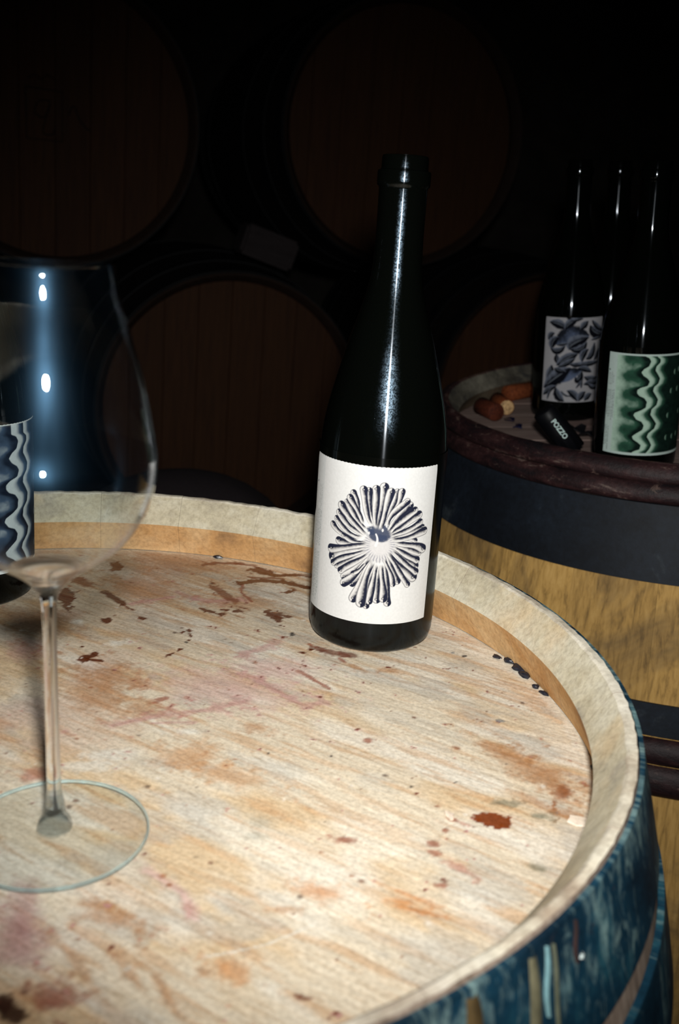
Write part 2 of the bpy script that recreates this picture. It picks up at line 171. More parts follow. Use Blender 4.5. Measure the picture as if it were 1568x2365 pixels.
E2=[[15.0,114.91],[18.37,112.5],[18.44,109.25],[14.93,105.64],[14.32,101.92],[17.08,98.11],[19.43,94.27],[18.39,89.62],[14.38,85.97],[13.78,82.21],[16.53,78.35],[19.43,73.96],[18.43,68.77],[13.96,64.61],[13.24,59.35],[16.83,54.45],[19.72,50.46],[18.16,45.7],[12.75,41.01],[11.63,37.62],[14.37,33.68],[16.73,29.2],[15.12,25.34],[11.67,20.98]]
CR=[[36.24,99.53],[42.28,101.63],[33.3,81.41],[42.24,82.67],[31.87,57.63],[32.1,35.73],[40.94,35.88],[48.97,37.35],[49.55,59.79]]
# ------------------------------------------------------------------ materials
def mat_head(name):                                # painted colour (stains, wine) x fine grain
    s = NT(name); a = s.n('ShaderNodeVertexColor', layer_name='stain'); wt = s.n('ShaderNodeAttribute', attribute_name='wet')
    mp = s.n('ShaderNodeMapping'); mp.inputs['Scale'].default_value = (1, 8, 1); s.l(s.coord(rot=(0, 0, math.radians(GRAIN))), mp.inputs[0]); v = mp.outputs[0]
    g = s.noise(v, 55, 8, 0.7, 0.35); g2 = s.noise(s.coord((1, 1, 1)), 420, 4, 0.7)
    c = s.mix(1.0, a.outputs['Color'], s.ramp(g, [(0.3, (0.80, 0.72, 0.64)), (0.5, (0.99, 0.98, 0.97)), (0.7, (1.1, 1.11, 1.12))]), 'MULTIPLY')
    c = s.mix(1.0, c, s.ramp(g2, [(0.3, (0.72, 0.71, 0.7)), (0.55, (1.02, 1.02, 1.02)), (0.75, (1.18, 1.18, 1.2))]), 'MULTIPLY')
    r = s.n('ShaderNodeMapRange'); s.l(wt.outputs['Fac'], r.inputs[0]); r.inputs[3].default_value = 0.7; r.inputs[4].default_value = 0.22
    s.bump(s.math('ADD', g, s.math('MULTIPLY', g2, 0.5)), 0.22, 0.0005)
    return s.set(Base_Color=c, Roughness=r.outputs[0], Specular_IOR_Level=0.3)
GRAIN = 30
def mat_bevel(name, base, pale, grey, brown, seam=0.2):
    s = NT(name); n1 = s.noise(s.coord((1, 1, 1.5), kind='World'), 16, 6, 0.65, 0.3); n2 = s.noise(s.coord(kind='World'), 300, 4, 0.7); n3 = s.noise(s.coord(kind='World', loc=(3, 1, 2)), 9, 5, 0.6)
    c = s.ramp(n1, [(0.33, L4(grey)), (0.47, L4(base)), (0.66, L4(pale))])
    c = s.mix(s.ramp(n3, [(0.52, BLK), (0.7, (0.75, 0.75, 0.75, 1))]), c, L4(brown))
    c = s.mix(1.0, c, s.ramp(n2, [(0.3, (0.74, 0.72, 0.7)), (0.55, (1, 1, 1)), (0.75, (1.15, 1.15, 1.15))]), 'MULTIPLY')
    oi = s.n('ShaderNodeObjectInfo'); c = s.mix(s.math('MULTIPLY', oi.outputs['Random'], seam), c, L4(grey))
    s.bump(s.math('ADD', n2, n1), 0.5, 0.0006); return s.set(Base_Color=c, Roughness=0.85, Specular_IOR_Level=0.2)
M = {}
M['f_out'] = wood('weathered_stave_wood', (90, 78, 68), (135, 118, 104), (165, 150, 135), along=(50, 50, 3))
M['f_end'] = mat_bevel('worn_pale_chime_edge', (208, 200, 180), (230, 224, 208), (150, 132, 112), (120, 92, 70), 0.05)
M['f_bev'] = mat_bevel('limewashed_grey_chime_bevel', (192, 182, 156), (208, 202, 182), (166, 158, 140), (204, 172, 126), 0.04)
M['f_wall'] = mat_bevel('orange_croze_wood', (200, 156, 104), (216, 182, 136), (156, 122, 86), (176, 126, 76), 0.05)
M['r_out'] = wood('ochre_stave_wood', (118, 92, 52), (190, 150, 84), (212, 172, 104), along=(70, 70, 2.5), stain=(66, 58, 50), stain_amt=0.75, big=11, rnd_amt=0.4, top=(46, 26, 26))
M['r_end'] = mat_bevel('wine_black_chime_edge', (64, 38, 36), (120, 96, 84), (34, 24, 28), (50, 24, 22))
M['r_bev'] = mat_bevel('mouldy_dark_chime_bevel', (104, 100, 88), (150, 146, 130), (48, 48, 50), (40, 34, 30))
M['r_wall'] = mat_bevel('dark_croze_wood', (96, 84, 66), (130, 118, 98), (56, 50, 46), (96, 60, 36))
M['r_head'] = wood('greyed_head_wood', (106, 90, 82), (146, 126, 118), (166, 148, 140), along=(4, 60, 60), stain=(120, 92, 92), stain_amt=0.4)
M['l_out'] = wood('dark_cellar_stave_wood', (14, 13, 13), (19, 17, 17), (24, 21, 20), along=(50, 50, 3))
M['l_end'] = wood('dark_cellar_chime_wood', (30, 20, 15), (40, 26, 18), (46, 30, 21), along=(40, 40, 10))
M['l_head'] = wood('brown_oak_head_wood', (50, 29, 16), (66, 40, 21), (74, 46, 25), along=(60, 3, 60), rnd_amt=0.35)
M['burnt'] = NT('burnt_brand').set(Base_Color=L4((38, 23, 13)), Roughness=0.9)
def mat_hoop_paint():
    s = NT('scuffed_blue_hoop_paint')
    t = s.n('ShaderNodeTexCoord'); sx = s.n('ShaderNodeSeparateXYZ'); s.l(t.outputs['Object'], sx.inputs[0])
    ang = s.math('ARCTAN2', sx.outputs[1], sx.outputs[0]); cmb = s.n('ShaderNodeCombineXYZ'); s.l(s.math('MULTIPLY', ang, 0.28), cmb.inputs[0]); s.l(s.math('MULTIPLY', sx.outputs[2], 0.34), cmb.inputs[1])
    st = s.noise(cmb.outputs[0], 150, 6, 0.68, 0.8); big = s.noise(s.coord(), 22, 5, 0.6, 0.4); fine = s.noise(s.coord(), 380, 3, 0.7)
    c = s.ramp(big, [(0.35, L4((12, 34, 48))), (0.55, L4((20, 56, 74))), (0.72, L4((42, 90, 102)))])
    tz = s.n('ShaderNodeMapRange'); s.l(sx.outputs[2], tz.inputs[0]); tz.inputs[1].default_value = -0.030; tz.inputs[2].default_value = -0.004; tz.inputs[3].default_value = -0.05; tz.inputs[4].default_value = 0.05
    scuff = s.ramp(s.math('ADD', s.math('ADD', st, tz.outputs[0]), s.math('MULTIPLY', s.math('SUBTRACT', big, 0.5), 0.7)), [(0.51, BLK), (0.72, WHT)])
    c = s.mix(s.math('MULTIPLY', scuff, 0.55), c, L4((150, 178, 172)))
    rust = s.ramp(s.noise(s.coord(loc=(5, 3, 1)), 60, 4, 0.6), [(0.64, BLK), (0.7, WHT)]); c = s.mix(s.math('MULTIPLY', rust, 0.7), c, L4((58, 40, 34)))
    c = s.mix(1.0, c, s.ramp(fine, [(0.3, (0.7, 0.7, 0.7)), (0.6, (1.05, 1.05, 1.05))]), 'MULTIPLY')
    s.bump(st, 0.25, 0.0005); return s.set(Base_Color=c, Roughness=0.42, Metallic=0.0, Specular_IOR_Level=0.5)
M['hoop_blue'] = mat_hoop_paint()
def mat_iron(name, a, b, dust):
    s = NT(name); n1 = s.noise(s.coord(), 14, 6, 0.65, 0.4); n2 = s.noise(s.coord(), 160, 4, 0.7)
    c = s.ramp(n1, [(0.35, L4(a)), (0.6, L4(b)), (0.75, L4(dust))]); c = s.mix(1.0, c, s.ramp(n2, [(0.3, (0.6, 0.6, 0.6)), (0.7, (1.2, 1.2, 1.2))]), 'MULTIPLY')
    s.bump(n2, 0.3, 0.0005); return s.set(Base_Color=c, Roughness=0.65, Metallic=0.0, Specular_IOR_Level=0.3)
M['iron'] = mat_iron('dusty_black_iron', (11, 17, 25), (21, 29, 39), (66, 74, 78))
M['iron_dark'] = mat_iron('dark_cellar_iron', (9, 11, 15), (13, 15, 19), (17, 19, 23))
def mat_chestnut():
    s = NT('maroon_chestnut_hoop'); n1 = s.noise(s.coord((1, 1, 4)), 18, 6, 0.7, 0.6); n2 = s.noise(s.coord(), 140, 4, 0.7)
    c = s.ramp(n1, [(0.36, L4((16, 11, 15))), (0.5, L4((38, 19, 21))), (0.62, L4((56, 33, 33))), (0.74, L4((138, 120, 110)))]); n3 = s.noise(s.coord((1, 1, 2.5), loc=(4, 2, 0)), 55, 5, 0.7, 0.8); c = s.mix(s.math('MULTIPLY', s.ramp(n3, [(0.6, BLK), (0.7, WHT)]), 0.6), c, L4((122, 100, 90)))
    c = s.mix(1.0, c, s.ramp(n2, [(0.3, (0.6, 0.6, 0.6)), (0.65, (1.1, 1.1, 1.1))]), 'MULTIPLY'); s.bump(s.math('ADD', n1, n2), 0.7, 0.0012)
    return s.set(Base_Color=c, Roughness=0.6, Specular_IOR_Level=0.35)
M['chestnut'] = mat_chestnut()

def mat_bottle(name, dust, rough, aniso=0.8):
    """near-black glass: Fresnel mirror with a tight lobe, over it a film of dust and drips that scatters a little"""
    s = NT(name); v = s.coord((1, 1, 0.55)); big = s.noise(v, 38, 5, 0.6, 0.6); sp = s.noise(s.coord(), 900, 3, 0.75); vert = s.noise(s.coord((1, 1, 0.2), loc=(2, 2, 1)), 70, 4, 0.6)
    d = s.math('MULTIPLY', s.ramp(big, [(0.40, (0.12, 0.12, 0.12, 1)), (0.60, WHT)]), s.ramp(sp, [(0.44, (0.1, 0.1, 0.1, 1)), (0.6, WHT)]))
    zz = s.n('ShaderNodeTexCoord'); sx = s.n('ShaderNodeSeparateXYZ'); s.l(zz.outputs['Object'], sx.inputs[0])
    hi = s.n('ShaderNodeMapRange'); s.l(sx.outputs[2], hi.inputs[0]); hi.inputs[1].default_value = 0.125; hi.inputs[2].default_value = 0.15; hi.inputs[3].default_value = 0.15
    d = s.math('MULTIPLY', d, hi.outputs[0])
    bp_ = s.n('ShaderNodeBump'); bp_.inputs['Strength'].default_value = 0.04; bp_.inputs['Distance'].default_value = 0.0004; s.l(vert, bp_.inputs['Height'])
    dif = s.n('ShaderNodeBsdfDiffuse'); dif.inputs[0].default_value = (0.0012, 0.0016, 0.0012, 1)
    g1 = s.n('ShaderNodeBsdfGlossy', distribution='MULTI_GGX'); g1.inputs['Roughness'].default_value = rough; g1.inputs[0].default_value = (0.55, 0.6, 0.66, 1); g1.inputs['Anisotropy'].default_value = aniso; tg = s.n('ShaderNodeTangent', direction_type='RADIAL', axis='Z'); s.l(tg.outputs[0], g1.inputs['Tangent']); s.l(bp_.outputs[0], g1.inputs['Normal'])
    g2 = s.n('ShaderNodeBsdfGlossy', distribution='BECKMANN'); g2.inputs['Roughness'].default_value = 0.30; g2.inputs[0].default_value = (0.55, 0.78, 1.0, 1)
    lw = s.n('ShaderNodeFresnel'); lw.inputs[0].default_value = 1.52
    m1 = s.n('ShaderNodeMixShader'); s.l(lw.outputs[0], m1.inputs[0]); s.l(dif.outputs[0], m1.inputs[1]); s.l(g1.outputs[0], m1.inputs[2])
    m2 = s.n('ShaderNodeMixShader'); s.l(s.math('MULTIPLY', d, 0.032 * dust), m2.inputs[0]); s.l(m1.outputs[0], m2.inputs[1]); s.l(g2.outputs[0], m2.inputs[2])
    s.t.nodes.remove(s.b); s.l(m2.outputs[0], s.out.inputs[0]); return s.m
M['bottle_dusty'] = mat_bottle('dusty_black_green_glass', 1.0, 0.11, 0.72)
M['bottle'] = mat_bottle('dark_bottle_glass', 0.02, 0.07, 0.5)
def mat_print(name, rough=0.85):
    s = NT(name); a = s.n('ShaderNodeVertexColor', layer_name='print'); g = s.noise(s.coord(), 700, 3, 0.6)
    c = s.mix(1.0, a.outputs['Color'], s.ramp(g, [(0.3, (0.93, 0.93, 0.93)), (0.7, (1.02, 1.02, 1.02))]), 'MULTIPLY'); s.bump(g, 0.1, 0.0002)
    return s.set(Base_Color=c, Roughness=rough, Specular_IOR_Level=0.12)
M['print'] = mat_print('printed_label_paper')
def mat_thin_glass():
    """blown wall a millimetre thick: passes light straight on, mirrors by Fresnel, a patchy blue gloss imitates haze round the highlights"""
    s = NT('thin_blown_glass'); t = s.t; t.nodes.remove(s.b)
    lw = s.n('ShaderNodeLayerWeight'); lw.inputs[0].default_value = 0.5; fr = s.math('ADD', s.math('MULTIPLY', s.math('POWER', lw.outputs['Facing'], 5.0), 0.97), 0.028)
    tr = s.n('ShaderNodeBsdfTransparent'); tr.inputs[0].default_value = (0.975, 0.985, 0.985, 1)
    gl = s.n('ShaderNodeBsdfGlossy'); gl.inputs['Roughness'].default_value = 0.012; gl.inputs[0].default_value = (1, 1, 1, 1)
    halo = s.n('ShaderNodeBsdfGlossy'); halo.inputs[0].default_value = (0.25, 0.55, 0.9, 1); halo.inputs['Roughness'].default_value = 0.33  # bluish glow round the flash glints, put in as a rough tinted lobe
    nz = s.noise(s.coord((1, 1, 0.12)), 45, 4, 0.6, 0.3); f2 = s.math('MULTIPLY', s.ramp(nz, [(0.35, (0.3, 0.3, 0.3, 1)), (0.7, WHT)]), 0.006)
    m1 = s.n('ShaderNodeMixShader'); s.l(f2, m1.inputs[0]); s.l(tr.outputs[0], m1.inputs[1]); s.l(halo.outputs[0], m1.inputs[2])
    m2 = s.n('ShaderNodeMixShader'); s.l(fr, m2.inputs[0]); s.l(m1.outputs[0], m2.inputs[1]); s.l(gl.outputs[0], m2.inputs[2])
    s.l(m2.outputs[0], s.out.inputs[0]); return s.m
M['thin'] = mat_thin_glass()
def mat_knob():
    s = NT('thick_glass_knob'); s.t.nodes.remove(s.b); lw = s.n('ShaderNodeLayerWeight'); lw.inputs[0].default_value = 0.5
    tr = s.n('ShaderNodeBsdfTransparent'); tr.inputs[0].default_value = (0.70, 0.75, 0.78, 1); gl = s.n('ShaderNodeBsdfGlossy'); gl.inputs['Roughness'].default_value = 0.05
    m = s.n('ShaderNodeMixShader'); s.l(s.math('ADD', s.math('MULTIPLY', s.math('POWER', lw.outputs['Facing'], 2.5), 0.7), 0.05), m.inputs[0]); s.l(tr.outputs[0], m.inputs[1]); s.l(gl.outputs[0], m.inputs[2]); s.l(m.outputs[0], s.out.inputs[0]); return s.m
M['knob'] = mat_knob()
M['solid'] = NT('solid_clear_glass').set(Base_Color=(1, 1, 1, 1), Roughness=0.0, IOR=1.5, Transmission_Weight=1.0)
M['edge'] = NT('glass_foot_edge').set(Base_Color=(0.80, 0.95, 0.95, 1), Roughness=0.05, IOR=1.5, Transmission_Weight=0.85)
M['wax'] = NT('black_sealing_wax').set(Base_Color=L4((24, 28, 40)), Roughness=0.35)
M['foil'] = NT('blue_black_foil').set(Base_Color=L4((20, 26, 62)), Roughness=0.3, Metallic=0.3)
M['capsule'] = NT('black_capsule_foil').set(Base_Color=L4((7, 8, 12)), Roughness=0.5, Specular_IOR_Level=0.25)
M['letter'] = NT('pale_capsule_print').set(Base_Color=L4((190, 214, 210)), Roughness=0.6)
M['chip'] = mat_bevel('pale_splinter', (230, 218, 196), (240, 230, 214), (200, 170, 150), (214, 180, 160))
def mat_cork(name, a, b):
    s = NT(name); n1 = s.noise(s.coord(), 260, 5, 0.7); n2 = s.noise(s.coord(), 900, 2, 0.6)
    c = s.ramp(n1, [(0.34, L4(a)), (0.55, L4(b))]); s.bump(n1, 0.4, 0.0008); return s.set(Base_Color=c, Roughness=0.8, Specular_IOR_Level=0.2)
M['cork_side'] = mat_cork('wine_soaked_cork', (78, 36, 18), (124, 64, 34)); M['cork_end'] = mat_cork('cork_end_face', (104, 78, 56), (204, 168, 120))
M['cork_dark'] = mat_cork('dark_red_cork', (44, 18, 11), (82, 36, 20))
M['stone'] = wood('cellar_stone', (52, 50, 48), (70, 66, 62), (86, 82, 76), along=(2, 2, 2), rough=0.95)
M['sack'] = wood('grey_sackcloth', (34, 28, 31), (40, 34, 37), (46, 40, 43), along=(90, 90, 90), rough=0.95)
M['chock'] = wood('grey_chock_wood', (38, 33, 34), (46, 41, 42), (54, 48, 49), along=(6, 50, 50), rough=0.9)

# ------------------------------------------------------------------ cellar shell
def slab(name, cx, cy, cz, sx, sy, sz, m):
    o = obj(name, box(name, sx, sy, sz, 0), m); o.location = (cx, cy, cz); o['kind'] = 'structure'; return o
slab('floor', 0, 1.5, -0.05, 6.2, 7.2, 0.1, M['stone']); slab('ceiling', 0, 1.5, 3.05, 6.2, 7.2, 0.1, M['stone'])
slab('wall_back', 0, 5.05, 1.5, 6.0, 0.1, 3.0, M['stone']); slab('wall_left', -3.05, 1.5, 1.5, 0.1, 7.0, 3.0, M['stone'])
slab('wall_right', 3.05, 1.5, 1.5, 0.1, 7.0, 3.0, M['stone']); slab('wall_front', 0, -2.05, 1.5, 6.0, 0.1, 3.0, M['stone'])

# ------------------------------------------------------------------ barrels (local frame: z = 0 at the top rim, the barrel runs down to -L)
KB = 0.326
def rout(u, L, Ro): return Ro + KB * (L * u - u * u)
def stave_mesh(L, Ro, hu, n, seg, seed):
    """one stave with flat end, sloped chime bevel, croze wall and groove at both ends; slots 0 outer 1 end 2 bevel 3 wall"""
    r = random.Random(seed); d = Ro - 0.2802
    us = [0, 0.02, 0.05, 0.1, 0.2, 0.33, L / 2, L - 0.33, L - 0.2, L - 0.1, L - 0.05, L - 0.02, L]
    P = [(rout(u, L, Ro), u) for u in us]; mi = [0] * (len(P) - 1)
    top = [(0.2768 + d, 0), (0.2752 + d, 0.0010), (0.2634 + d, 0.020), (0.2735 + d, hu - 0.0006), (0.2795 + d, hu - 0.0004), (0.2795 + d, hu + 0.009), (rout(hu + 0.02, L, Ro) - 0.024, hu + 0.016)]
    bot = [(a, L - u) for a, u in top]
    P += bot; mi += [1, 1, 2, 3, 0, 0, 0]
    P += [(rout(u, L, Ro) - 0.024, u) for u in (L * 0.75, L * 0.5, L * 0.25)]; mi += [0, 0, 0]
    P += top[::-1]; mi += [0, 0, 0, 0, 3, 2, 1]; mi += [1]
    a0 = math.pi / n; gap = 0.00015
    V, F, I = [], [], []
    m = len(P); dz = [r.uniform(-0.0003, 0.0003)] * (seg + 1)
    for k in range(seg + 1):
        a = -a0 + 2 * a0 * k / seg; wob = r.uniform(-0.0006, 0.0003) if 0 < k < seg else 0
        for (rr, u) in P:
            x, y = rr * math.cos(a), rr * math.sin(a)
            if k == 0: y += gap * 0.5
            if k == seg: y -= gap * 0.5
            if u < 0.0015 and 0 < k < seg:
                q = 1 + r.uniform(-0.0013, 0.0013); x *= q; y *= q
            z = -u + (dz[k] + wob if u < 0.0015 else 0); V.append((x, y, z))
    for k in range(seg):
        for i in range(m):
            j = (i + 1) % m; F.append((k * m + i, k * m + j, (k + 1) * m + j, (k + 1) * m + i)); I.append(mi[i])
    F.append(tuple(range(m))[::-1]); I.append(0); F.append(tuple(seg * m + i for i in range(m))); I.append(0)
    return fixn(mesh('stave', V, F, 30, I))
def add_staves(root, L, Ro, hu, n, seg, mats, nvar=4, shared=None):
    ms = shared or [stave_mesh(L, Ro, hu, n, seg, 10 + i) for i in range(nvar)]
    if not shared:
        for me in ms:
            for m in mats: me.materials.append(m)
    for k in range(n):
        o = obj('stave', ms[(k * 7 + k // 3) % len(ms)], None, root); o.rotation_euler = (0, 0, 2 * math.pi * (k + 0.37) / n)
    return ms
def hoop(root, L, Ro, u0, u1, m, th=0.002, seg=144, nm='hoop'):
    us = [u0 + (u1 - u0) * i / 4 for i in range(5)]
    P = [(rout(u, L, Ro) + 0.0006, -u) for u in us] + [(rout(u, L, Ro) + 0.0006 + th, -u) for u in us[::-1]]
    return obj(nm, fixn(lathe(nm, P, seg, 35, True)), m, root)
def round_hoop(root, L, Ro, uc, h, th, m, seed):
    r = random.Random(seed); ph = [r.uniform(0, 6.28) for _ in range(4)]
    rr = rout(uc, L, Ro) + 0.0004; P = [(rr, -uc + h / 2)] + [(rr + th * math.sin(math.pi * (i + 0.5) / 7), -uc + h / 2 * math.cos(math.pi * (i + 0.5) / 7)) for i in range(7)] + [(rr, -uc - h / 2)]
    slope = KB * (L - 2 * uc)
    def jit(a, z, t):
        k = a - rr; w = 0.0016 * (math.sin(3 * t + ph[0]) + 0.6 * math.sin(11 * t + ph[1]) + 0.4 * math.sin(23 * t + ph[2]))
        return a - slope * (z + uc) + (w * 0.6 if k > 0 else 0), z + 0.5 * w
    return obj('chestnut_hoop', fixn(lathe('chestnut_hoop', P, 128, 60, True, jit)), m, root)
def head_boards(root, R, zt, th, n, m, axis=0, shared=None):
    """the head of n planks edge to edge, cut to the circle; joints left open by half a millimetre"""
    out = []; w = 2 * R / n
    for i in range(n):
        if shared: obj('head_board', shared[i], None, root); continue
        y0, y1 = -R + i * w + 0.00035, -R + (i + 1) * w - 0.00035; pts = []
        for y in np.linspace(y0, y1, 5): pts.append((math.sqrt(max(R * R - y * y, 1e-6)), y))
        for y in np.linspace(y1, y0, 5): pts.append((-math.sqrt(max(R * R - y * y, 1e-6)), y))
        dz = random.uniform(-0.0006, 0.0004); b = 0.0008; V = []; nn = len(pts); cyy = (y0 + y1) / 2
        for z, sh in ((zt + dz, 1), (zt + dz - b, 0), (zt - th, 0)):
            for x, y in pts:
                yy = y + (cyy - y) / (w / 2) * b * sh
                V.append((x, yy, z) if axis == 0 else (yy, x, z))
        F = [tuple(range(nn)), tuple(range(2 * nn, 3 * nn))[::-1]]
        for k in range(nn):
            j = (k + 1) % nn; F += [(k, nn + k, nn + j, j), (nn + k, 2 * nn + k, 2 * nn + j, nn + j)]
        me = fixn(mesh('head_board', V, F, 0)); out.append(me); obj('head_board', me, m, root)
    return out

# ---- the near barrel
BC = (-0.1306, 0.4658); L1, R1, HU1 = 0.945, 0.2802, 0.045
near = tag(empty('wine_barrel', Matrix.Translation(W(BC[0], BC[1], 0.045))), 'upright wine barrel in front with a pale stained head and blue-painted top hoop', 'barrel')
add_staves(near, L1, R1, HU1, 28, 12, [M['f_out'], M['f_end'], M['f_bev'], M['f_wall']], 5)
h1 = hoop(near, L1, R1, 0.0014, 0.0475, M['hoop_blue'], 0.0022); h1['label'] = 'scuffed blue-painted hoop with drips'
hoop(near, L1, R1, 0.062, 0.105, M['hoop_blue'], 0.003)
for a, b in ((0.235, 0.275), (L1 - 0.275, L1 - 0.235), (L1 - 0.105, L1 - 0.062), (L1 - 0.048, L1 - 0.004)): hoop(near, L1, R1, a, b, M['hoop_blue'])
def drip(a0, a1, u0, u1, w, c, nm):
    V, F = [], []; n = 9
    for i in range(n):
        t = i / (n - 1); u = u0 + (u1 - u0) * t; a = a0 + (a1 - a0) * t + 0.002 * math.sin(7 * t); ww = w * (0.25 + 0.75 * math.sin(math.pi * min(1, 0.06 + t * 0.9)) ** 0.5)
        for q, hgt in ((-1, 0.0), (-0.5, 0.0006), (0, 0.0009), (0.5, 0.0006), (1, 0.0)):
            rr = rout(u, L1, R1) + 0.0029 + hgt; aa = a + q * ww / rr; V.append((rr * math.cos(aa), rr * math.sin(aa), -u))
    for i in range(n - 1):
        for k in range(4): F.append((i * 5 + k, i * 5 + k + 1, i * 5 + k + 6, i * 5 + k + 5))
    s = NT('drip_' + nm); nz = s.noise(s.coord((1, 1, 0.4)), 200, 4); m = s.set(Base_Color=s.ramp(nz, [(0.3, L4(tuple(int(x * 0.7) for x in c))), (0.65, L4(c))]), Roughness=0.5)
    o = obj('drip', fixn(mesh('drip', V, F, 60)), m, h1); o['label'] = nm.replace('_', ' ') + ' dried drip'
drip(-0.772, -0.782, 0.004, 0.045, 0.0032, (122, 118, 92), 'olive'); drip(-0.743, -0.756, 0.004, 0.026, 0.0017, (120, 160, 165), 'pale_blue'); drip(-0.730, -0.738, 0.005, 0.04, 0.0014, (96, 100, 82), 'thin_olive')
drip(-0.8755, -0.8765, 0.0035, 0.03, 0.0038, (96, 78, 48), 'brown'); drip(-0.677, -0.686, 0.004, 0.018, 0.0016, (54, 38, 36), 'dark'); drip(-0.6735, -0.6735, 0.0165, 0.0185, 0.001, (200, 215, 212), 'white_fleck')

# painted head: one round board, stains and spilt wine as colour that belongs to the wood
def build_head():
    R = 0.2778; st = 0.0011; n = int(2 * R / st) + 2
    g = (np.arange(n) - (n - 1) / 2) * st; X, Y = np.meshgrid(g, g, indexing='ij'); X = X.astype(np.float32); Y = Y.astype(np.float32)
    ga = math.radians(-GRAIN); U = X * math.cos(ga) + Y * math.sin(ga); Vv = -X * math.sin(ga) + Y * math.cos(ga)
    C = np.empty(X.shape + (3,), np.float32); wet = np.zeros(X.shape, np.float32)
    def lay(c, m):
        c = np.array(lin(c), np.float32); C[:] = C * (1 - m[..., None]) + c * m[..., None]
    C[:] = lin((212, 199, 176))
    lay((206, 178, 138), 0.7 * sstep(0.48, 0.68, fbm(U, Vv * 2.5, 3, 14)))
    lay((222, 216, 202), 0.75 * sstep(0.5, 0.68, fbm(U, Vv * 2.2, 11, 17)))
    lay((190, 146, 100), 0.5 * sstep(0.54, 0.68, fbm(U, Vv * 9, 21, 24, 5)))
    lay((180, 176, 166), 0.5 * sstep(0.58, 0.72, fbm(U, Vv * 2, 31, 30)))
    lay((186, 140, 132), 0.45 * sstep(0.55, 0.7, fbm(X, Y, 41, 15)) * sstep(0.1, -0.1, X))
    far = sstep(0.02, 0.16, Y) * sstep(0.16, -0.04, X); lay((150, 118, 84), 0.55 * far * (0.5 + 0.5 * fbm(U, Vv * 3, 51, 30)))
    KIND = dict(w=((92, 42, 18), .95, .10, .55, 1), w2=((116, 58, 26), .75, .3, .6, .5), wd=((122, 54, 12), .97, .06, .3, 1), r=((140, 70, 42), .75, .35, .6, 0), rd=((104, 44, 24), .85, .2, .5, .3), rb=((112, 58, 40), .75, .4, .8, .3), rp=((168, 104, 84), .65, .5, .6, 0),
                b=((168, 118, 72), .6, .75, .7, 0), b2=((136, 76, 34), .8, .6, .6, 0), o=((190, 122, 58), .6, .7, .7, 0), o2=((186, 130, 72), .55, .8, .7, 0), g=((128, 126, 106), .75, .5, .6, 0), gf=((168, 166, 152), .5, .8, .5, 0), bl=((110, 118, 124), .8, .3, .4, 0),
                k=((40, 34, 36), .9, .15, .4, 0), kb=((56, 30, 18), .95, .35, .6, .6), red=((128, 52, 40), .75, .7, .6, 0), p=((182, 134, 128), .62, .95, .9, 0), pf=((200, 164, 156), .65, .9, .6, 0), m=((168, 126, 122), .6, .8, .5, 0), wh=((216, 212, 200), .7, .6, .6, 0), lt=((226, 214, 190), .4, .9, .4, 0))
    nz = fbm(X, Y, 77, 140, 4) - 0.5; nb = fbm(X, Y, 83, 420, 3) - 0.5
    order = {k: i for i, k in enumerate(('lt', 'pf', 'm', 'o2', 'b', 'gf', 'wh', 'o', 'red', 'kb', 'p', 'b2', 'g', 'rp', 'r', 'rb', 'rd', 'bl', 'w2', 'w', 'wd', 'k'))}
    items = [(order[s[0]], 0, s) for s in STAINS] + [(order[s[0]], 1, s) for s in STROKES]
    for _, t, s in sorted(items, key=lambda q: (q[0], q[1])):
        c, al, soft, na, wt = KIND[s[0]]
        if t == 0:
            _, px, py, ux, uy, vx, vy = s; det = ux * vy - uy * vx; dx, dy = X - px, Y - py
            d = np.hypot((dx * vy - dy * vx) / det, (-dx * uy + dy * ux) / det)
        else:
            d = polydist(X, Y, s[2])[0] / s[1]
        d = d * (1 + 2.6 * na * nz + 1.6 * na * nb); m = al * sstep(1 + soft * 0.6, 1 - soft, d)
        if wt == 0: m = m * (0.65 + 0.7 * (0.5 + nz))
        m = np.clip(m, 0, 1); lay(c, m); wet[:] = np.maximum(wet * (1 - m), m * wt)
    # pale crust along the groove
    rr = np.hypot(X, Y); e = sstep(0.2655, 0.2730, rr) * (0.35 + 0.9 * fbm(X, Y, 91, 70)); lay((214, 204, 184), np.clip(e * 0.8, 0, 1))
    # random flecks and drops
    r = random.Random(5)
    for _ in range(300):
        a = r.uniform(0, 6.28); q = 0.27 * math.sqrt(r.random()); px, py = q * math.cos(a), q * math.sin(a); sz = 0.0005 + 0.0011 * r.random() ** 3; i0 = int((px - sz * 2 - g[0]) / st); i1 = int((px + sz * 2 - g[0]) / st) + 2; j0 = int((py - sz * 2 - g[0]) / st); j1 = int((py + sz * 2 - g[0]) / st) + 2
        if i0 < 0 or j0 < 0 or i1 >= n or j1 >= n: continue
        d = np.hypot(X[i0:i1, j0:j1] - px, Y[i0:i1, j0:j1] - py) / sz; m = 0.8 * sstep(1.3, 0.6, d); c = np.array(lin(r.choice(((110, 62, 34), (84, 62, 50), (150, 92, 56), (226, 218, 204), (226, 218, 204)))), np.float32)
        C[i0:i1, j0:j1] = C[i0:i1, j0:j1] * (1 - m[..., None]) + c * m[..., None]
    inside = np.hypot(X, Y) <= R; idx = -np.ones(X.shape, int); idx[inside] = np.arange(inside.sum())
    Z = (fbm(U, Vv * 6, 61, 40, 3) - 0.5) * 0.0006
    V = np.stack([X[inside], Y[inside], Z[inside] - 0.0], 1); a = idx[:-1, :-1]; b = idx[1:, :-1]; c = idx[1:, 1:]; d = idx[:-1, 1:]
    ok = (a >= 0) & (b >= 0) & (c >= 0) & (d >= 0); F = np.stack([a[ok], b[ok], c[ok], d[ok]], 1)
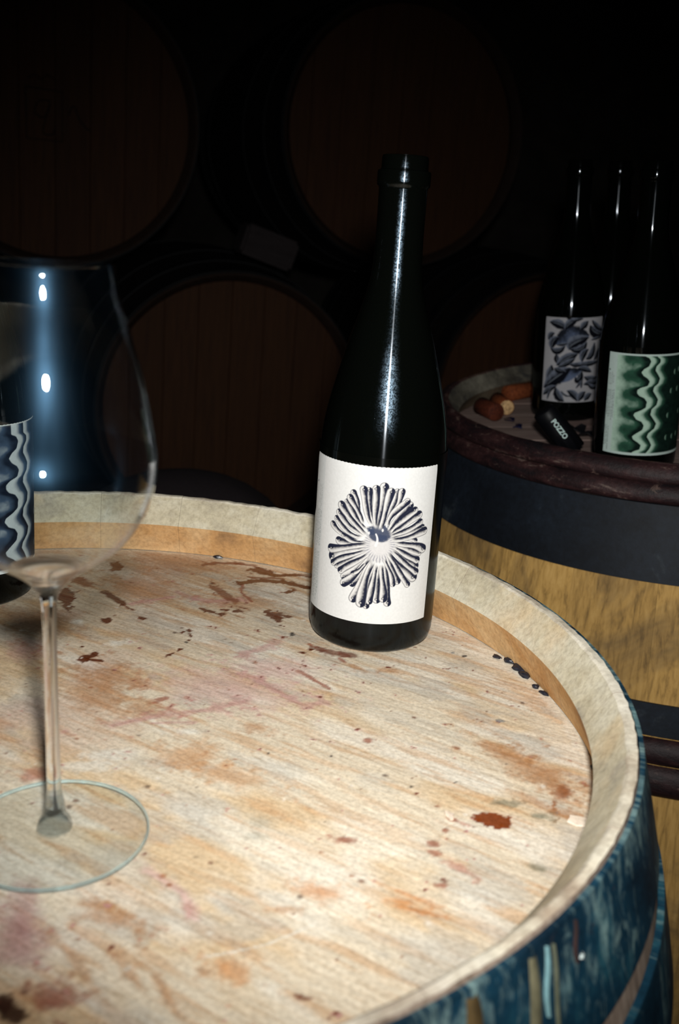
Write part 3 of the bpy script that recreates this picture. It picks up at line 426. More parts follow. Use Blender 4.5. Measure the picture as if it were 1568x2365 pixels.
    me = grid_mesh('head', V, F); put_color(me, 'stain', C[inside]); at = me.attributes.new('wet', 'FLOAT', 'POINT'); at.data.foreach_set('value', wet[inside].astype(np.float32))
    return me
def grid_mesh(name, V, F):
    me = bpy.data.meshes.new(name); nv, nf = len(V), len(F); me.vertices.add(nv); me.vertices.foreach_set('co', np.ascontiguousarray(V, np.float32).ravel())
    me.loops.add(nf * 4); me.loops.foreach_set('vertex_index', np.ascontiguousarray(F, np.int32).ravel()); me.polygons.add(nf)
    me.polygons.foreach_set('loop_start', np.arange(0, nf * 4, 4, dtype=np.int32)); me.polygons.foreach_set('use_smooth', np.ones(nf, bool)); me.update(); me.validate(); return me
def put_color(me, nm, C):
    at = me.color_attributes.new(nm, 'FLOAT_COLOR', 'POINT'); at.data.foreach_set('color', np.concatenate([C, np.ones((len(C), 1), np.float32)], 1).astype(np.float32).ravel())
hd = obj('head', build_head(), mat_head('wine_stained_head_wood'), near); hd.location = (0, 0, -HU1)
under = obj('head_core', fixn(lathe('head_core', [(0, -HU1 - 0.0012), (0.276, -HU1 - 0.0012), (0.276, -HU1 - 0.008), (0.26, -HU1 - 0.02), (0, -HU1 - 0.02)], 96)), M['f_wall'], near)
obj('bottom_head', fixn(lathe('bottom_head', [(0, -L1 + 0.05), (0.276, -L1 + 0.05), (0.276, -L1 + 0.043), (0, -L1 + 0.043)], 96)), M['f_wall'], near)

# ---- the barrel on the right, leaning a little
RC = W(0.39564, 1.11457, 0.09788); RN = Vector((-0.08558, -0.03379, 0.99576)).normalized(); L2, R2, HU2 = 0.974, 0.288, 0.038
RX = Vector((0, 1, 0)).cross(RN).normalized(); RY = RN.cross(RX); RM = Matrix((RX, RY, RN)).transposed().to_4x4(); RM.translation = RC
right = tag(empty('wine_barrel', RM), 'upright ochre barrel on the right bound with maroon chestnut hoops and dusty iron', 'barrel')
add_staves(right, L2, R2, HU2, 26, 6, [M['r_out'], M['r_end'], M['r_bev'], M['r_wall']], 5)
for i, (uc, h) in enumerate(((0.0085, 0.0180), (0.0255, 0.0175), (0.2490, 0.0235), (0.2760, 0.0285))): round_hoop(right, L2, R2, uc, h, 0.0085 if i > 1 else 0.007, M['chestnut'], 30 + i)
for a, b in ((0.0345, 0.1005), (0.2056, 0.2345)): hoop(right, L2, R2, a, b, M['iron'])
for a, b in ((L2 - 0.2345, L2 - 0.2056), (L2 - 0.10, L2 - 0.035)): hoop(right, L2, R2, a, b, M['iron'])
head_boards(right, 0.2865, -HU2, 0.012, 9, M['r_head'])
head_boards(right, 0.2865, -L2 + HU2 + 0.012, 0.012, 3, M['r_head'])
def rp(hx, hy, hz=0): return RC + RX * hx + RY * hy + RN * (-HU2 + hz)

# ---- the stacked barrels lying behind, heads towards us
DV = Vector((0.69721, 0.25054, 0.0)).normalized(); LN = Vector((DV.y, -DV.x, 0)); L3, HU3 = 0.93, 0.05
shared = None; boards = None; KB = 0.17              # the lying barrels bulge less
for pos, lab in ((( -0.61865, 2.08777, 0.40239), 'dark barrel lying in the upper row at left, a branded mark on its head'),
                 ((0.07855, 2.33831, 0.44420), 'dark barrel lying in the upper row behind the neck of the front bottle'),
                 ((-0.24317, 2.06114, -0.14246), 'dark barrel lying in the lower row between the wine glass and front bottle'),
                 ((0.45403, 2.31169, -0.10065), 'dark barrel lying in the lower row behind the right-hand upright barrel')):
    Z = LN; Xa = DV; Y = Z.cross(Xa); Mx = Matrix((Xa, Y, Z)).transposed().to_4x4(); Mx.translation = W(*pos) + LN * 0.012
    b = tag(empty('wine_barrel', Mx), lab, 'barrel', 'barrels stacked in the dark behind')
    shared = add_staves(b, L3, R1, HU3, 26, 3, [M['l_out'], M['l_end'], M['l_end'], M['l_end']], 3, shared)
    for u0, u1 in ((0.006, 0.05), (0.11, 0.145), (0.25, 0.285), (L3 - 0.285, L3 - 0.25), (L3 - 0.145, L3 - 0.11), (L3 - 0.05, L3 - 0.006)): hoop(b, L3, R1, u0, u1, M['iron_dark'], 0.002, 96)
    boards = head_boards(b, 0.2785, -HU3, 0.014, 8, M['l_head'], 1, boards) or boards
    if 'branded' in lab: brand_root = b
KB = 0.326
# the brand burnt into the upper left head: a square frame with a looping monogram and two short scripts
def ribbon(name, strokes, wd, z, m, parent):
    cu = bpy.data.curves.new(name, 'CURVE'); cu.dimensions = '3D'; cu.bevel_depth = wd; cu.bevel_resolution = 1
    for P in strokes:
        sp = cu.splines.new('POLY'); sp.points.add(len(P) - 1)
        for q, (x, y) in zip(sp.points, P): q.co = (x, y, z, 1)
    t = bpy.data.objects.new('t', cu); COL.objects.link(t); me = bpy.data.meshes.new_from_object(t.evaluated_get(bpy.context.evaluated_depsgraph_get())); bpy.data.objects.remove(t); me.name = name
    return obj(name, me, m, parent)
sc = 0.262 / 307
def bp(x, y): return ((x - 130) * sc, -(y - 275) * sc)
strk = [[bp(*p) for p in ((64, 208), (148, 212), (146, 322), (66, 320), (64, 208))], [bp(*p) for p in bez((120, 235), (85, 225), (84, 262), 8)] + [bp(*p) for p in bez((84, 262), (110, 290), (118, 240), 8)], [bp(*p) for p in bez((118, 240), (100, 300), (104, 306), 8)] + [bp(*p) for p in bez((104, 306), (128, 318), (130, 288), 8)],
        [bp(*p) for p in bez((160, 262), (172, 225), (178, 250), 6)] + [bp(*p) for p in bez((178, 250), (186, 280), (212, 292), 6)], [bp(*p) for p in ((70, 190), (84, 180), (98, 190), (112, 178), (128, 186))]]
ribbon('brand_mark', strk, 0.0016, -HU3 + 0.0003, M['burnt'], brand_root)['label'] = 'burnt square brand with looping script'
# timber rack under the lower row
rk = tag(empty('barrel_rack', Matrix.Translation(W(0.105, 2.187, -0.9))), 'timber rack carrying the lower row of lying barrels', 'rack')
bpy.context.view_layer.update()
for dn in (-0.24, -0.70):
    c = W(0.105, 2.187, -0.1215 - 0.330) + LN * dn; me = box('rail', 1.75, 0.09, 0.10); o = obj('rail', me, M['l_out'], rk)
    ax = Vector((DV.x, DV.y, 0.0418 / 0.742)).normalized(); az = LN.cross(ax).normalized() * 1; ay = az.cross(ax); mx = Matrix((ax, ay, az)).transposed().to_4x4(); mx.translation = c - az * 0.05
    o.matrix_parent_inverse = rk.matrix_world.inverted(); o.matrix_world = mx
    for t in (-0.8, 0.8):
        p = c + ax * t; hgt = p.z - 0.10; o = obj('leg', box('leg', 0.09, 0.09, hgt), M['l_out'], rk); o.matrix_parent_inverse = rk.matrix_world.inverted(); o.location = (p.x, p.y, hgt / 2)
# grey chock on top of the lower barrel, between the two upper ones
ck = obj('wooden_chock', box('wooden_chock', 0.115, 0.075, 0.062, 0.006), M['chock']); tag(ck, 'grey wooden chock wedged on the lower barrel between two upper barrels', 'chock')
ck.rotation_euler = (0, math.radians(17), math.atan2(DV.y, DV.x)); ck.location = W(-0.195, 2.115, 0.1905)
# slumped grey sack in the dark behind the near barrel
def sack():
    pr = [(0, 0), (0.20, 0.0), (0.235, 0.04), (0.245, 0.2), (0.225, 0.42), (0.235, 0.5), (0.220, 0.60), (0.185, 0.69), (0.13, 0.755), (0.065, 0.785), (0, 0.792)]
    def jit(r, z, a): return r * (1 + 0.03 * math.sin(3 * a + z * 6) + 0.015 * math.sin(7 * a - z * 11)), z 
    return lathe('sack', pr, 40, 0, False, jit)
so = obj('sack', fixn(sack()), M['sack']); so.data.polygons.foreach_set('use_smooth', [True] * len(so.data.polygons)); sb = so.modifiers.new('s', 'SUBSURF'); sb.levels = 1; sb.render_levels = 1
so.location = (-0.225, 1.40, 0.0); so.scale = (1, 0.8, 1); tag(so, 'dim grey slumped sack standing behind the front barrel', 'sack')
# ------------------------------------------------------------------ bottles
BPROF = [(0.0, 0.006), (0.020, 0.004), (0.034, 0.0), (0.0365, 0.0006), (0.0392, 0.003), (0.0405, 0.008), (0.0408, 0.014), (0.0408, 0.118), (0.0402, 0.126), (0.0388, 0.140), (0.0362, 0.154), (0.0322, 0.170), (0.0285, 0.184), (0.0248, 0.197), (0.0208, 0.210), (0.0174, 0.222), (0.0152, 0.234), (0.0145, 0.246), (0.0143, 0.258), (0.0143, 0.270), (0.0144, 0.281), (0.0146, 0.2822), (0.0156, 0.2830), (0.0158, 0.2850), (0.0158, 0.2900), (0.0155, 0.2914), (0.0140, 0.2918), (0.0138, 0.2930), (0.0137, 0.2985), (0.0132, 0.2998), (0.0122, 0.3000), (0.0100, 0.2990), (0.0095, 0.2960), (0.0095, 0.262), (0.0, 0.262)]
def bsmooth(prof):
    out = []
    for i in range(len(prof) - 1):
        out.append(prof[i])
        if 7 <= i <= 18:                                     # Catmull-Rom through the shoulder
            p0, p1, p2, p3 = (np.array(prof[j]) for j in (i - 1, i, i + 1, i + 2))
            for t in (0.33, 0.67): out.append(tuple(0.5 * (2 * p1 + (p2 - p0) * t + (2 * p0 - 5 * p1 + 4 * p2 - p3) * t * t + (3 * p1 - p0 - 3 * p2 + p3) * t ** 3)))
    return out + [prof[-1]]
glass_me = lathe('glass_body', bsmooth(BPROF), 96, 50)
def bottle(base, axis, label, mat, zs=1.0, me=None):
    axis = Vector(axis).normalized(); f = EYE - base; f = (f - axis * f.dot(axis)).normalized(); rt = (-f).cross(axis)   # local -y faces the camera
    Mx = Matrix((rt, -f, axis)).transposed().to_4x4(); Mx.translation = base
    r = tag(empty('wine_bottle', Mx), label, 'bottle'); me = me or glass_me
    g = obj('glass_body', me.copy(), mat, r); g.scale = (1, 1, zs); return r
def label_part(root, t0, t1, z0, z1, res, paint, name='label'):
    """curved paper between two angles (degrees, 0 faces the viewer) and two heights; paint(S, Z) in millimetres gives its printed colours"""
    R = 0.04098; t0, t1 = math.radians(t0), math.radians(t1); ns = int((t1 - t0) * R / res) + 1; nz = int((z1 - z0) / res) + 1
    T, Z = np.meshgrid(np.linspace(t0, t1, ns), np.linspace(z0, z1, nz), indexing='ij')
    C = paint((T * 0.0408 * 1000).astype(np.float32), (Z * 1000).astype(np.float32))
    rad = R - 0.0006 * np.clip((Z - 0.117) / 0.008, 0, 1) ** 2
    V = np.stack([rad * np.sin(T), -rad * np.cos(T), Z], -1).reshape(-1, 3); i = np.arange(ns * nz).reshape(ns, nz)
    F = np.stack([i[:-1, :-1], i[1:, :-1], i[1:, 1:], i[:-1, 1:]], -1).reshape(-1, 4)
    me = grid_mesh(name, V, F); put_color(me, 'print', C.reshape(-1, 3)); return obj(name, me, M['print'], root)
def base_col(S, c): return np.ones(S.shape + (3,), np.float32) * np.array(lin(c), np.float32)
def put(C, c, m):
    c = np.array(lin(c), np.float32) if len(np.shape(c)) == 1 else c; C[:] = C * (1 - m[..., None]) + c * m[..., None]
def microtext(C, S, Z, s0, z0, z1, cols, dark, step=1.7, seed=1):
    """columns of print far too small to read in the photograph: rows of tiny grey dashes running up the label"""
    r = random.Random(seed)
    for k in range(cols):
        s = s0 + k * step; a = z1 - r.uniform(0, 1.5)
        stop = z0 + r.uniform(0, (z1 - z0) * 0.2)
        while a > stop:
            ln = r.uniform(0.5, 2.4); m = ((np.abs(S - s) < 0.42) & (Z < a) & (Z > a - ln)).astype(np.float32) * r.uniform(0.5, 0.9); put(C, dark, m); a -= ln + r.uniform(0.35, 0.7)
def paint_flower(S, Z):
    C = base_col(S, (206, 207, 206)); ink = (26, 30, 48)
    put(C, (194, 198, 198), 0.7 * sstep(-40.5, -41.5, S))
    microtext(C, S, Z, -51.2, 62, 88, 6, (151, 158, 158), 1.6, 3); microtext(C, S, Z, -51.5, 26, 60, 6, (146, 156, 154), 1.6, 4); microtext(C, S, Z, -46.5, 89, 104, 3, (163, 166, 166), 1.5, 5)
    put(C, (60, 70, 90), (np.hypot(S + 51, Z - 104) < 0.7).astype(np.float32))
    nz = fbm(S / 1000, Z / 1000, 5, 900, 3) - 0.5
    def tube(a, b, c, w, fill=1.0):
        P = bez(a, b, c, 16); kx, ky = c[1] - a[1], a[0] - c[0]; kl = math.hypot(kx, ky) + 1e-6; P = [(x + kx / kl * 0.35 * math.sin(5.5 * i / 15 + a[0]), y + ky / kl * 0.35 * math.sin(5.5 * i / 15 + a[0])) for i, (x, y) in enumerate(P)]; d, t, sd = polydist(S, Z, P); ww = w * 1.25 * (1.14 - 0.66 * t) * (1 + 0.10 * np.sin(9 * t + a[0])); k = d / ww * sd
        m = sstep(1.08, 0.95, np.abs(k)) * sstep(1.0, 0.86, t)
        vert = abs(c[0] - a[0]) < abs(c[1] - a[1]); 
        # light falls from the left and above: the far side of every tube goes to ink
        nx = (c[1] - a[1]); light = 1 if (nx < 0) else -1
        kk = k * light if vert else k * (1 if (c[0] > a[0]) else -1)
        sh = sstep(-0.6, 0.55, kk + 0.35 * nz) ** 1.25 * 1.0 + 0.85 * sstep(0.72, 1.0, np.abs(k)) + 0.55 * sstep(0.16, 0.02, t) * sstep(-0.8, 0.8, kk) + 0.22 * sstep(0.35, 0.75, t) * sstep(0.75, 0.45, t)
        sh = np.clip(sh * (1 - 0.65 * sstep(0.8, 1.0, t)) , 0, 1); col = np.array(lin((200, 199, 197)), np.float32) * (1 - sh[..., None]) + np.array(lin(ink), np.float32) * sh[..., None]
        C[:] = C * (1 - m[..., None]) + col * m[..., None]
        # open mouth of the tube
        hx, hy = a; q = np.hypot((S - hx), (Z - hy) * 1.25) / (w * 0.62); put(C, ink, 0.75 * sstep(1.0, 0.85, q) * sstep(0.35, 0.6, q)); put(C, (196, 195, 193), 0.7 * sstep(0.5, 0.3, q))
    ctr = CORE[1]; hollow = np.hypot((S - ctr[0] + 0.2) / 9.0, (Z - ctr[1] - 2.4) / 6.6); put(C, (44, 54, 78), 0.95 * sstep(1.1, 0.75, hollow + 0.5 * nz))
    body = np.hypot((S - ctr[0] - 0.3) / 10.5, (Z - ctr[1] + 5.5) / 10.5); put(C, (190, 189, 189), sstep(1.1, 0.85, body) * (1 - sstep(0.9, 0.7, hollow)))
    fold = 0.5 + 0.5 * np.cos(np.arctan2(Z - ctr[1] + 4.0, S - ctr[0]) * 34 + 3 * nz); put(C, (96, 100, 116), 0.75 * fold ** 3 * sstep(0.45, 0.75, body) * sstep(1.1, 0.9, body) * (1 - sstep(0.95, 0.75, hollow)))
    idx = list(range(len(TUBES))); order = [i for i in idx if i % 2] + [i for i in idx if i % 2 == 0]
    for i in order: tube(*TUBES[i])
    eye = np.minimum(np.hypot((S - ctr[0] - 1.2) / 4.6, (Z - ctr[1] - 0.2) / 2.7), np.hypot((S - CORE[0][0] - 2.2) / 3.4, (Z - CORE[0][1] + 0.6) / 2.6 + 0.25 * (S - CORE[0][0] - 2.2) / 3.4))
    put(C, (50, 60, 84), 0.9 * sstep(0.95, 0.5, eye + 0.6 * nz))
    d, t, _ = polydist(S, Z, bez((ctr[0] - 2.2, ctr[1] - 5), (ctr[0] - 0.5, ctr[1] - 1.5), (ctr[0] - 2.6, ctr[1] + 2.2))); put(C, (204, 204, 205), sstep(1.0, 0.5, d / (1.1 - 0.5 * t)))
    for p in (CORE[4], CORE[3]): put(C, (204, 204, 205), 0.9 * sstep(1, 0.6, np.hypot((S - p[0]) / 0.8, (Z - p[1]) / 1.3)))
    return C
def paint_leaves(S, Z):
    C = base_col(S, (160, 160, 164)); nz = fbm(S / 1000, Z / 1000, 9, 400, 3) - 0.5
    for (a, b, c, w, mid) in LEAVES:
        d, t, sd = polydist(S, Z, bez(a, b, c, 18)); prof = np.sin(np.pi * np.clip(t * 0.94 + 0.03, 0, 1)) ** 0.75 * w * 1.6 + 0.2; k = d / prof * sd; m = sstep(1.12, 0.82, np.abs(k) + 0.25 * nz)
        if mid: col = np.array(lin((66, 76, 96)), np.float32) * np.ones(S.shape + (1,)); sh = sstep(-0.9, 0.8, k + 0.8 * nz + 0.4 * np.sin(t * 9)); col = col * (1.9 - 1.75 * sh[..., None])
        else:
            sh = np.clip(0.25 + 0.95 * sstep(0.75, -0.15, k * (1 if (a[0] < c[0]) else -1)) + 0.6 * nz, 0, 1); col = np.array(lin((112, 120, 136)), np.float32) * (1 - sh[..., None]) + np.array(lin((5, 8, 18)), np.float32) * sh[..., None]
            vein = sstep(0.14, 0.04, np.abs(k)) * sstep(0.05, 0.2, t) * sstep(0.95, 0.7, t); col = col * (1 - 0.35 * vein[..., None]) + 0.35 * vein[..., None] * np.array(lin((150, 160, 172)), np.float32)
        C[:] = C * (1 - m[..., None]) + col * m[..., None]
    return C
def paint_wave(dark, mid, light, paper, s_shift=0.0, zmin=19.5, zmax=117, text=True):
    def fn(S0, Z):
        S = S0 + s_shift; C = base_col(S, paper); ez1 = np.array([p[1] for p in E1]); es1 = np.array([p[0] for p in E1]); ez2 = np.array([p[1] for p in E2]); es2 = np.array([p[0] for p in E2])
        def edge(es, ez):
            zz = np.maximum.accumulate(ez[::-1] + np.arange(len(ez)) * 1e-3); f = np.interp(np.arange(0, 130, 0.25), zz, es[::-1]); f = np.convolve(np.pad(f, 2, mode='edge'), np.ones(5) / 5, 'valid'); return np.interp(Z, np.arange(0, 130, 0.25), f)
        e1, e2 = edge(es1, ez1), edge(es2, ez2); s0 = -22.0
        nz = fbm(S / 1000, Z / 1000, 15, 300, 3) - 0.5
        Ld, Lm, Ll = (np.array(lin(c), np.float32) for c in (dark, mid, light))
        def grad(t):
            t = np.clip(t, 0, 1)[..., None]; return np.where(t < 0.5, Ll + (Lm - Ll) * t * 2, Lm + (Ld - Lm) * (t - 0.5) * 2)
        per = 0.5 + 0.5 * np.sin((Z - 22) / 17.3 * 2 * np.pi)
        t1 = sstep(s0, s0 + 13, S) * (0.52 + 0.48 * sstep(-9, -2.0, S - e1)) + 0.34 * (per - 0.5) * sstep(s0 + 2, s0 + 9, S) * sstep(-1.5, -6, S - e1) + 0.25 * nz
        c1 = grad(t1); c2 = grad(sstep(0.30, 0.97, (S - e1) / np.maximum(e2 - e1, 0.5)) * 1.0 + 0.15 * nz); c3 = grad(sstep(1.0, 9.5, S - e2) * 0.97 + 0.1 * nz)
        for cc, m in ((c1, sstep(s0 - 1.5, s0 + 1, S)), (c2, sstep(-0.15, 0.15, S - e1)), (c3, sstep(-0.15, 0.15, S - e2))): C[:] = C * (1 - m[..., None]) + cc * m[..., None]
        for (cs, cz) in CR:
            q = np.hypot((S - cs - 1.0) / 2.3, (Z - cz) / 3.0); m = sstep(1.05, 0.9, q); col = grad(0.25 + 0.75 * sstep(-1.6, 1.5, S - cs - 0.8)); C[:] = C * (1 - m[..., None]) + col * m[..., None]
        bord = np.maximum(sstep(zmin + 2.0, zmin + 1.4, Z + 0 * S), sstep(zmax - 2.0, zmax - 1.4, Z)); put(C, paper, bord)
        if text:
            ink = (96, 104, 108); microtext(C, S, Z, -30.5, 52, 82, 5, ink, 1.75, 6); microtext(C, S, Z, -31, 22, 46, 3, (58, 62, 68), 1.9, 8); microtext(C, S, Z, -30, 86, 98, 4, (130, 136, 138), 1.6, 9); put(C, (30, 34, 36), (np.hypot(S + 30.3, Z - 100) < 0.8).astype(np.float32))
        return C
    return fn
B1 = W(0.0263, 0.6174, 0.0)
b1 = bottle(B1, (-0.0148, 0, 1), 'open dusty dark bottle in front, white label with a flower of ink tubes', M['bottle_dusty'])
label_part(b1, -76, 56, 0.0215, 0.1238, 0.00024, paint_flower)['label'] = 'white label with an ink drawing of clustered tubes'
b2 = bottle(rp(-0.134, 0.094), RN, 'dark bottle on the right barrel with a grey label of inky leaves', M['bottle'], 0.982)
label_part(b2, -42, 62, 0.0240, 0.1232, 0.0004, paint_leaves)['label'] = 'grey label with inky leaves'
b3 = bottle(rp(-0.108, -0.127), RN, 'dark bottle at the right edge with a green wave-patterned label', M['bottle'], 0.965)
label_part(b3, -44.5, 88, 0.0188, 0.1170, 0.0004, paint_wave((4, 22, 18), (44, 84, 66), (172, 200, 182), (186, 204, 198)))['label'] = 'pale green label with dark wavy bands'
b4 = bottle(rp(-0.070, 0.170), RN, 'dark bottle half hidden between the leaf-label and green-label bottles', M['bottle'], 0.982)
b5 = bottle(W(-0.246, 0.632, 0.0), (0, 0, 1), 'dark bottle at the left edge seen through the wine glass, blue-grey wave label', M['bottle'])
label_part(b5, -88, 84, 0.0235, 0.1240, 0.0004, paint_wave((8, 16, 32), (56, 74, 96), (176, 188, 192), (196, 204, 204), -24.0, 24.2, 123.2, False))['label'] = 'blue-grey label with dark wavy bands'

# ------------------------------------------------------------------ the wine glass
GX, GY = -0.1102, 0.3667
GA = Vector((-0.0195, 0, 1)).normalized(); gx_ = Vector((0, 1, 0)).cross(GA).normalized(); gm = Matrix((gx_, GA.cross(gx_), GA)).transposed().to_4x4(); gm.translation = W(GX, GY, 0.0016)
wg = tag(empty('wine_glass', gm), 'empty long-stemmed wine glass standing at the left of the front barrel', 'wine glass')
OUT = [(0.0036, 0.1085), (0.0062, 0.1130), (0.0095, 0.1165), (0.0150, 0.1207), (0.0216, 0.1250), (0.0300, 0.1318), (0.0375, 0.1428), (0.0413, 0.1540), (0.0423, 0.1644), (0.0416, 0.1713), (0.0391, 0.1864), (0.0358, 0.2010), (0.0319, 0.2139), (0.0283, 0.2260), (0.0267, 0.2370)]
def crom(P, n=4):
    P = [np.array(p) for p in P]; Q = [2 * P[0] - P[1]] + P + [2 * P[-1] - P[-2]]; out = []
    for i in range(1, len(Q) - 2):
        p0, p1, p2, p3 = Q[i - 1:i + 3]
        for k in range(n):
            t = k / n; out.append(0.5 * (2 * p1 + (p2 - p0) * t + (2 * p0 - 5 * p1 + 4 * p2 - p3) * t * t + (3 * p1 - p0 - 3 * p2 + p3) * t ** 3))
    return [tuple(q) for q in out + [P[-1]]]
oc = crom(OUT[3:])                                         # the blown wall; below it the bowl is solid glass running into the stem
inner = [(r - 0.0009, z + (0.0006 if z < 0.13 else 0)) for r, z in oc]
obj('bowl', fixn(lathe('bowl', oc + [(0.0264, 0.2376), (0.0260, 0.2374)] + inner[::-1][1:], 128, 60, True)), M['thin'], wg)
stem = crom([(0.0036, 0.0135), (0.0031, 0.0200), (0.0029, 0.0300), (0.0027, 0.060), (0.0027, 0.085), (0.0029, 0.100)] + OUT[:4])
lens = crom([(0.0149, 0.1209), (0.0100, 0.1186), (0.0050, 0.1172)], 4)
obj('stem', fixn(lathe('stem', stem + lens + [(0, 0.1168)], 96, 60)), M['solid'], wg)
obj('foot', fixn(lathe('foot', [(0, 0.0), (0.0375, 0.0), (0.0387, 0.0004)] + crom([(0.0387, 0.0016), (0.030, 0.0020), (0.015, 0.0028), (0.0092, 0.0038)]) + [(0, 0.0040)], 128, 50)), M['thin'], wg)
obj('knob', fixn(lathe('knob', crom([(0.0074, 0.0036), (0.0072, 0.0046), (0.0064, 0.0072), (0.0048, 0.0098), (0.0046, 0.0112), (0.0044, 0.0124), (0.0042, 0.0150), (0.0033, 0.0200)]), 64, 60)), M['knob'], wg)
obj('foot_rim', fixn(lathe('foot_rim', [(0.0387, 0.0003), (0.0394, 0.0002), (0.0398, 0.0009), (0.0394, 0.0017), (0.0387, 0.0017)], 128, 60, True)), M['edge'], wg)

# ------------------------------------------------------------------ small things on the heads
def cork(c, axis, label, mats, r=0.0098, ln=0.045):
    P = [(0, -ln / 2), (r * 0.9, -ln / 2), (r, -ln / 2 + 0.001), (r * 0.985, 0), (r, ln / 2 - 0.001), (r * 0.9, ln / 2), (0, ln / 2)]; me = fixn(lathe('cork', P, 32, 50))
    o = obj('cork', me, mats); me.polygons.foreach_set('material_index', [1 if abs(p.normal.z) > 0.9 else 0 for p in me.polygons])
    q = Vector(axis).normalized().to_track_quat('Z', 'X'); o.matrix_world = Matrix.Translation(c) @ q.to_matrix().to_4x4(); return tag(o, label, 'cork', 'used corks on the right barrel')
def rdir(a): return RX * math.cos(a) + RY * math.sin(a)
cork(rp(-0.2085, 0.112, 0.0100), rdir(math.radians(98)), 'used cork pointing at the viewer with its pale end face showing', [M['cork_side'], M['cork_end']])
cork(rp(-0.1760, 0.1860, 0.0100), rdir(math.radians(38)), 'reddish used cork lying along the back wall of the right barrel', [M['cork_side'], M['cork_side']], 0.0105, 0.047)
cork(rp(-0.2290, 0.0770, 0.0110), rdir(math.radians(110)), 'dark red cork nearest the left rim of the right barrel', [M['cork_dark'], M['cork_dark']], 0.0108, 0.040)
# the black capsule with its pale lettering, and torn scraps of foil
def capsule():
    V, F = [], []; r = random.Random(4); prof = [(0.0, 0.0190), (0.0092, 0.0188), (0.0112, 0.0172), (0.0120, 0.008), (0.0124, -0.008), (0.0128, -0.030)]
    def jit(rr, z, a): return rr * (1 + 0.05 * math.sin(3 * a + z * 90)), z - (0.006 * abs(math.sin(4 * a + 1)) + 0.003 * math.sin(9 * a) if z < -0.02 else 0)
    me = lathe('foil_capsule', prof, 40, 50, False, jit); return fixn(me)
ca = (RN * math.cos(math.radians(38)) - RX * math.sin(math.radians(38))).normalized()          # leaning back to the left
pc = rp(-0.163, -0.118, 0.0)
cp = tag(empty('foil_capsule', Matrix.Translation(pc)), 'black crumpled bottle capsule with pale lettering inside the right rim', 'capsule')
bpy.context.view_layer.update()
cn = EYE - pc; cn = (cn - ca * cn.dot(ca)).normalized(); cx_ = ca.cross(cn)                       # cn: the side that faces the room
cb = obj('capsule_sleeve', capsule(), M['capsule'], cp); sd = cb.modifiers.new('t', 'SOLIDIFY'); sd.thickness = 0.0004
mx = Matrix((cn.cross(ca), cn * -1, ca)).transposed().to_4x4(); mx.translation = ca * 0.040; cb.matrix_local = mx
low = min((mx @ v.co).dot(RN) for v in cb.data.vertices); cp.location = cp.location - RN * (low - 0.0006)
fc = bpy.data.curves.new('t', 'FONT'); fc.body = 'POZZO'; fc.size = 0.0068; fc.align_x = 'CENTER'; fc.align_y = 'CENTER'; fc.extrude = 0.0002; fc.offset = 0.0002
to = bpy.data.objects.new('t', fc); COL.objects.link(to); tm = bpy.data.meshes.new_from_object(to.evaluated_get(bpy.context.evaluated_depsgraph_get())); bpy.data.objects.remove(to)
bl = ca * -1; upv = cn.cross(bl)
for v in tm.vertices:                                      # wrap the word round the sleeve, reading down towards the open end
    a = v.co.y / 0.0124 + 0.1; rr = 0.0131 + v.co.z; v.co = ca * (0.036 - v.co.x) + (cn * math.cos(a) + upv * math.sin(a)) * rr
tm.name = 'lettering'; obj('lettering', tm, M['letter'], cp)['label'] = 'pale capital letters along the sleeve'
def scrap(name, c, m, sz, seed, nrm, label, cat, thick=0.0012, lift=0.25, group=None):
    r = random.Random(seed); n = 9; V = []; 
    for sgn in (1, -1):
        V.append((0, 0, sgn * thick / 2 + sz * lift * 0.5))
        for i in range(n):
            a = 6.283 * i / n; q = sz * r.uniform(0.55, 1.15); V.append((q * math.cos(a) * 1.25, q * math.sin(a) * 0.7, sgn * thick / 2 + sz * lift * (0.5 + 0.5 * math.sin(2 * a + seed)))) if sgn == 1 else V.append((V[i + 1][0], V[i + 1][1], V[i + 1][2] - thick))
    F = []
    for i in range(n):
        j = (i + 1) % n; F += [(0, 1 + i, 1 + j), (n + 1, n + 2 + j, n + 2 + i), (1 + i, n + 2 + i, n + 2 + j, 1 + j)]
    zmin = min(v[2] for v in V); V = [(x, y, z - zmin) for x, y, z in V]
    o = obj(name, fixn(mesh(name, V, F, 0)), m); q = nrm.to_track_quat('Z', 'Y'); o.matrix_world = Matrix.Translation(c) @ q.to_matrix().to_4x4() @ Matrix.Rotation(r.uniform(0, 6), 4, 'Z'); return tag(o, label, cat, group)
scrap('foil_scrap', rp(-0.205, 0.058, 0.0008), M['foil'], 0.0100, 3, RN, 'dark blue foil scrap just right of the pale-ended cork', 'foil')
scrap('foil_scrap', rp(-0.201, 0.024, 0.0008), M['foil'], 0.0085, 8, RN, 'bright blue foil scrap between the corks and the black capsule', 'foil')
scrap('foil_scrap', rp(-0.139, 0.004, 0.0008), M['capsule'], 0.012, 12, RN, 'torn black foil beside the lettered capsule', 'foil', 0.001, 0.7)
scrap('foil_scrap', rp(-0.131, -0.028, 0.0008), M['capsule'], 0.012, 17, RN, 'torn black foil nearest the green-label bottle', 'foil', 0.001, 0.6)
UP = Vector((0, 0, 1))
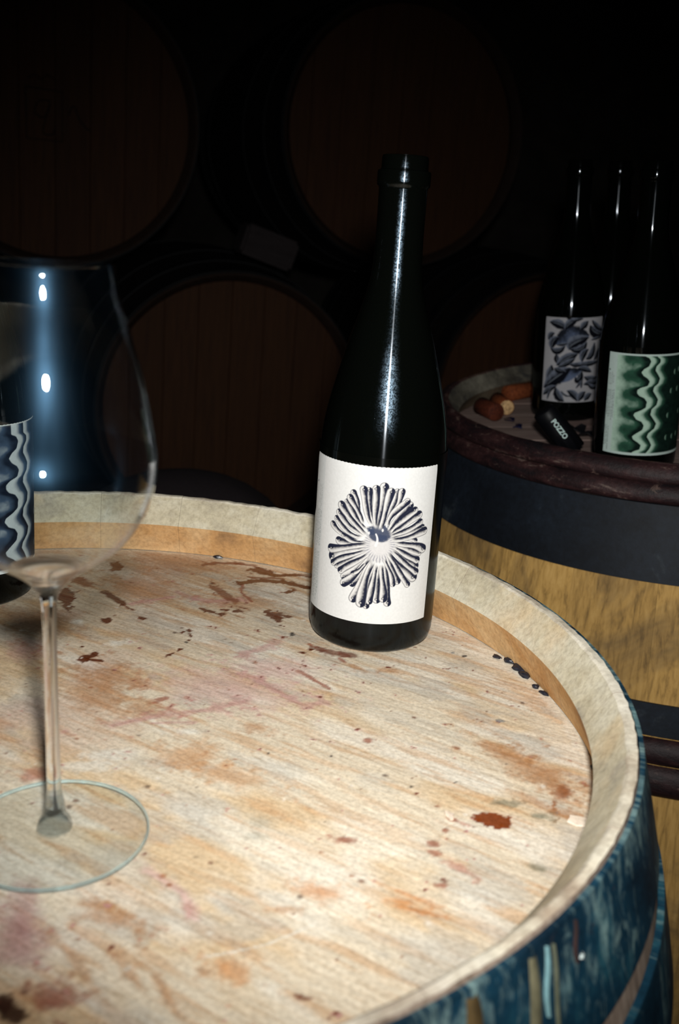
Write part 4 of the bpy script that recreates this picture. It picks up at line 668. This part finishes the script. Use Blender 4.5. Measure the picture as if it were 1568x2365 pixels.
def crumb(name, x, y, sz, m, label, cat, seed, group, el=1.0, rot=0.0):
    b = bmesh.new(); bmesh.ops.create_icosphere(b, subdivisions=2, radius=1); r = random.Random(seed); ph = [r.uniform(0, 6) for _ in range(3)]
    for v in b.verts:
        k = 1 + 0.22 * math.sin(3 * v.co.x + ph[0]) + 0.18 * math.sin(4 * v.co.y + ph[1]) + 0.1 * r.uniform(-1, 1); v.co = Vector((v.co.x * sz * el * k, v.co.y * sz * k, max(v.co.z, -0.35) * sz * 0.6 * k))
    me = bpy.data.meshes.new(name); b.to_mesh(me); b.free(); o = obj(name, me, m); zz = min(v.co.z for v in me.vertices); o.location = W(x, y, 0.0003 - zz); o.rotation_euler = (0, 0, rot); return tag(o, label, cat, group)
G = 'bits of dark sealing wax in the groove of the front barrel'
for i, (x, y, sz, el, rot, lb) in enumerate(((0.1085, 0.5880, 0.0017, 2.2, -0.75, 'thin blue-black wax crumb at the far end of the row along the groove'), (0.1152, 0.5822, 0.0026, 1.7, -0.8, 'blue-black wax crumb second from the far end along the groove'), (0.1203, 0.5715, 0.0036, 1.5, -1.0, 'largest blue-black wax lump in the groove right of the front bottle'), (0.1222, 0.5645, 0.0030, 1.6, -0.9, 'violet-black wax lump touching the largest lump in the groove'), (0.1268, 0.5486, 0.0022, 1.1, -0.9, 'round black wax crumb on the near side of the largest lump'), (0.1302, 0.5412, 0.0018, 2.4, -0.9, 'thin blue-black wax sliver at the near end of the row'), (0.1412, 0.4600, 0.0014, 1.3, 1.4, 'tiny blue wax crumb at the right-hand edge of the head'), (-0.0914, 0.7340, 0.0022, 2.0, -0.2, 'black wax crumb in the far groove between glass and bottle'))):
    crumb('wax_crumb', x, y, sz, M['wax'], lb, 'wax', 40 + i, G, el, rot)
scrap('wood_splinter', W(0.1240, 0.4085, 0.0004), M['chip'], 0.0062, 21, UP, 'cream splinter stuck at the right-hand edge of the head', 'splinter', 0.0008, 0.1)
scrap('wood_splinter', W(0.0625, 0.4050, 0.0004), M['chip'], 0.0030, 25, UP, 'small pinkish splinter beside the brown wine drop', 'splinter', 0.0008, 0.1)
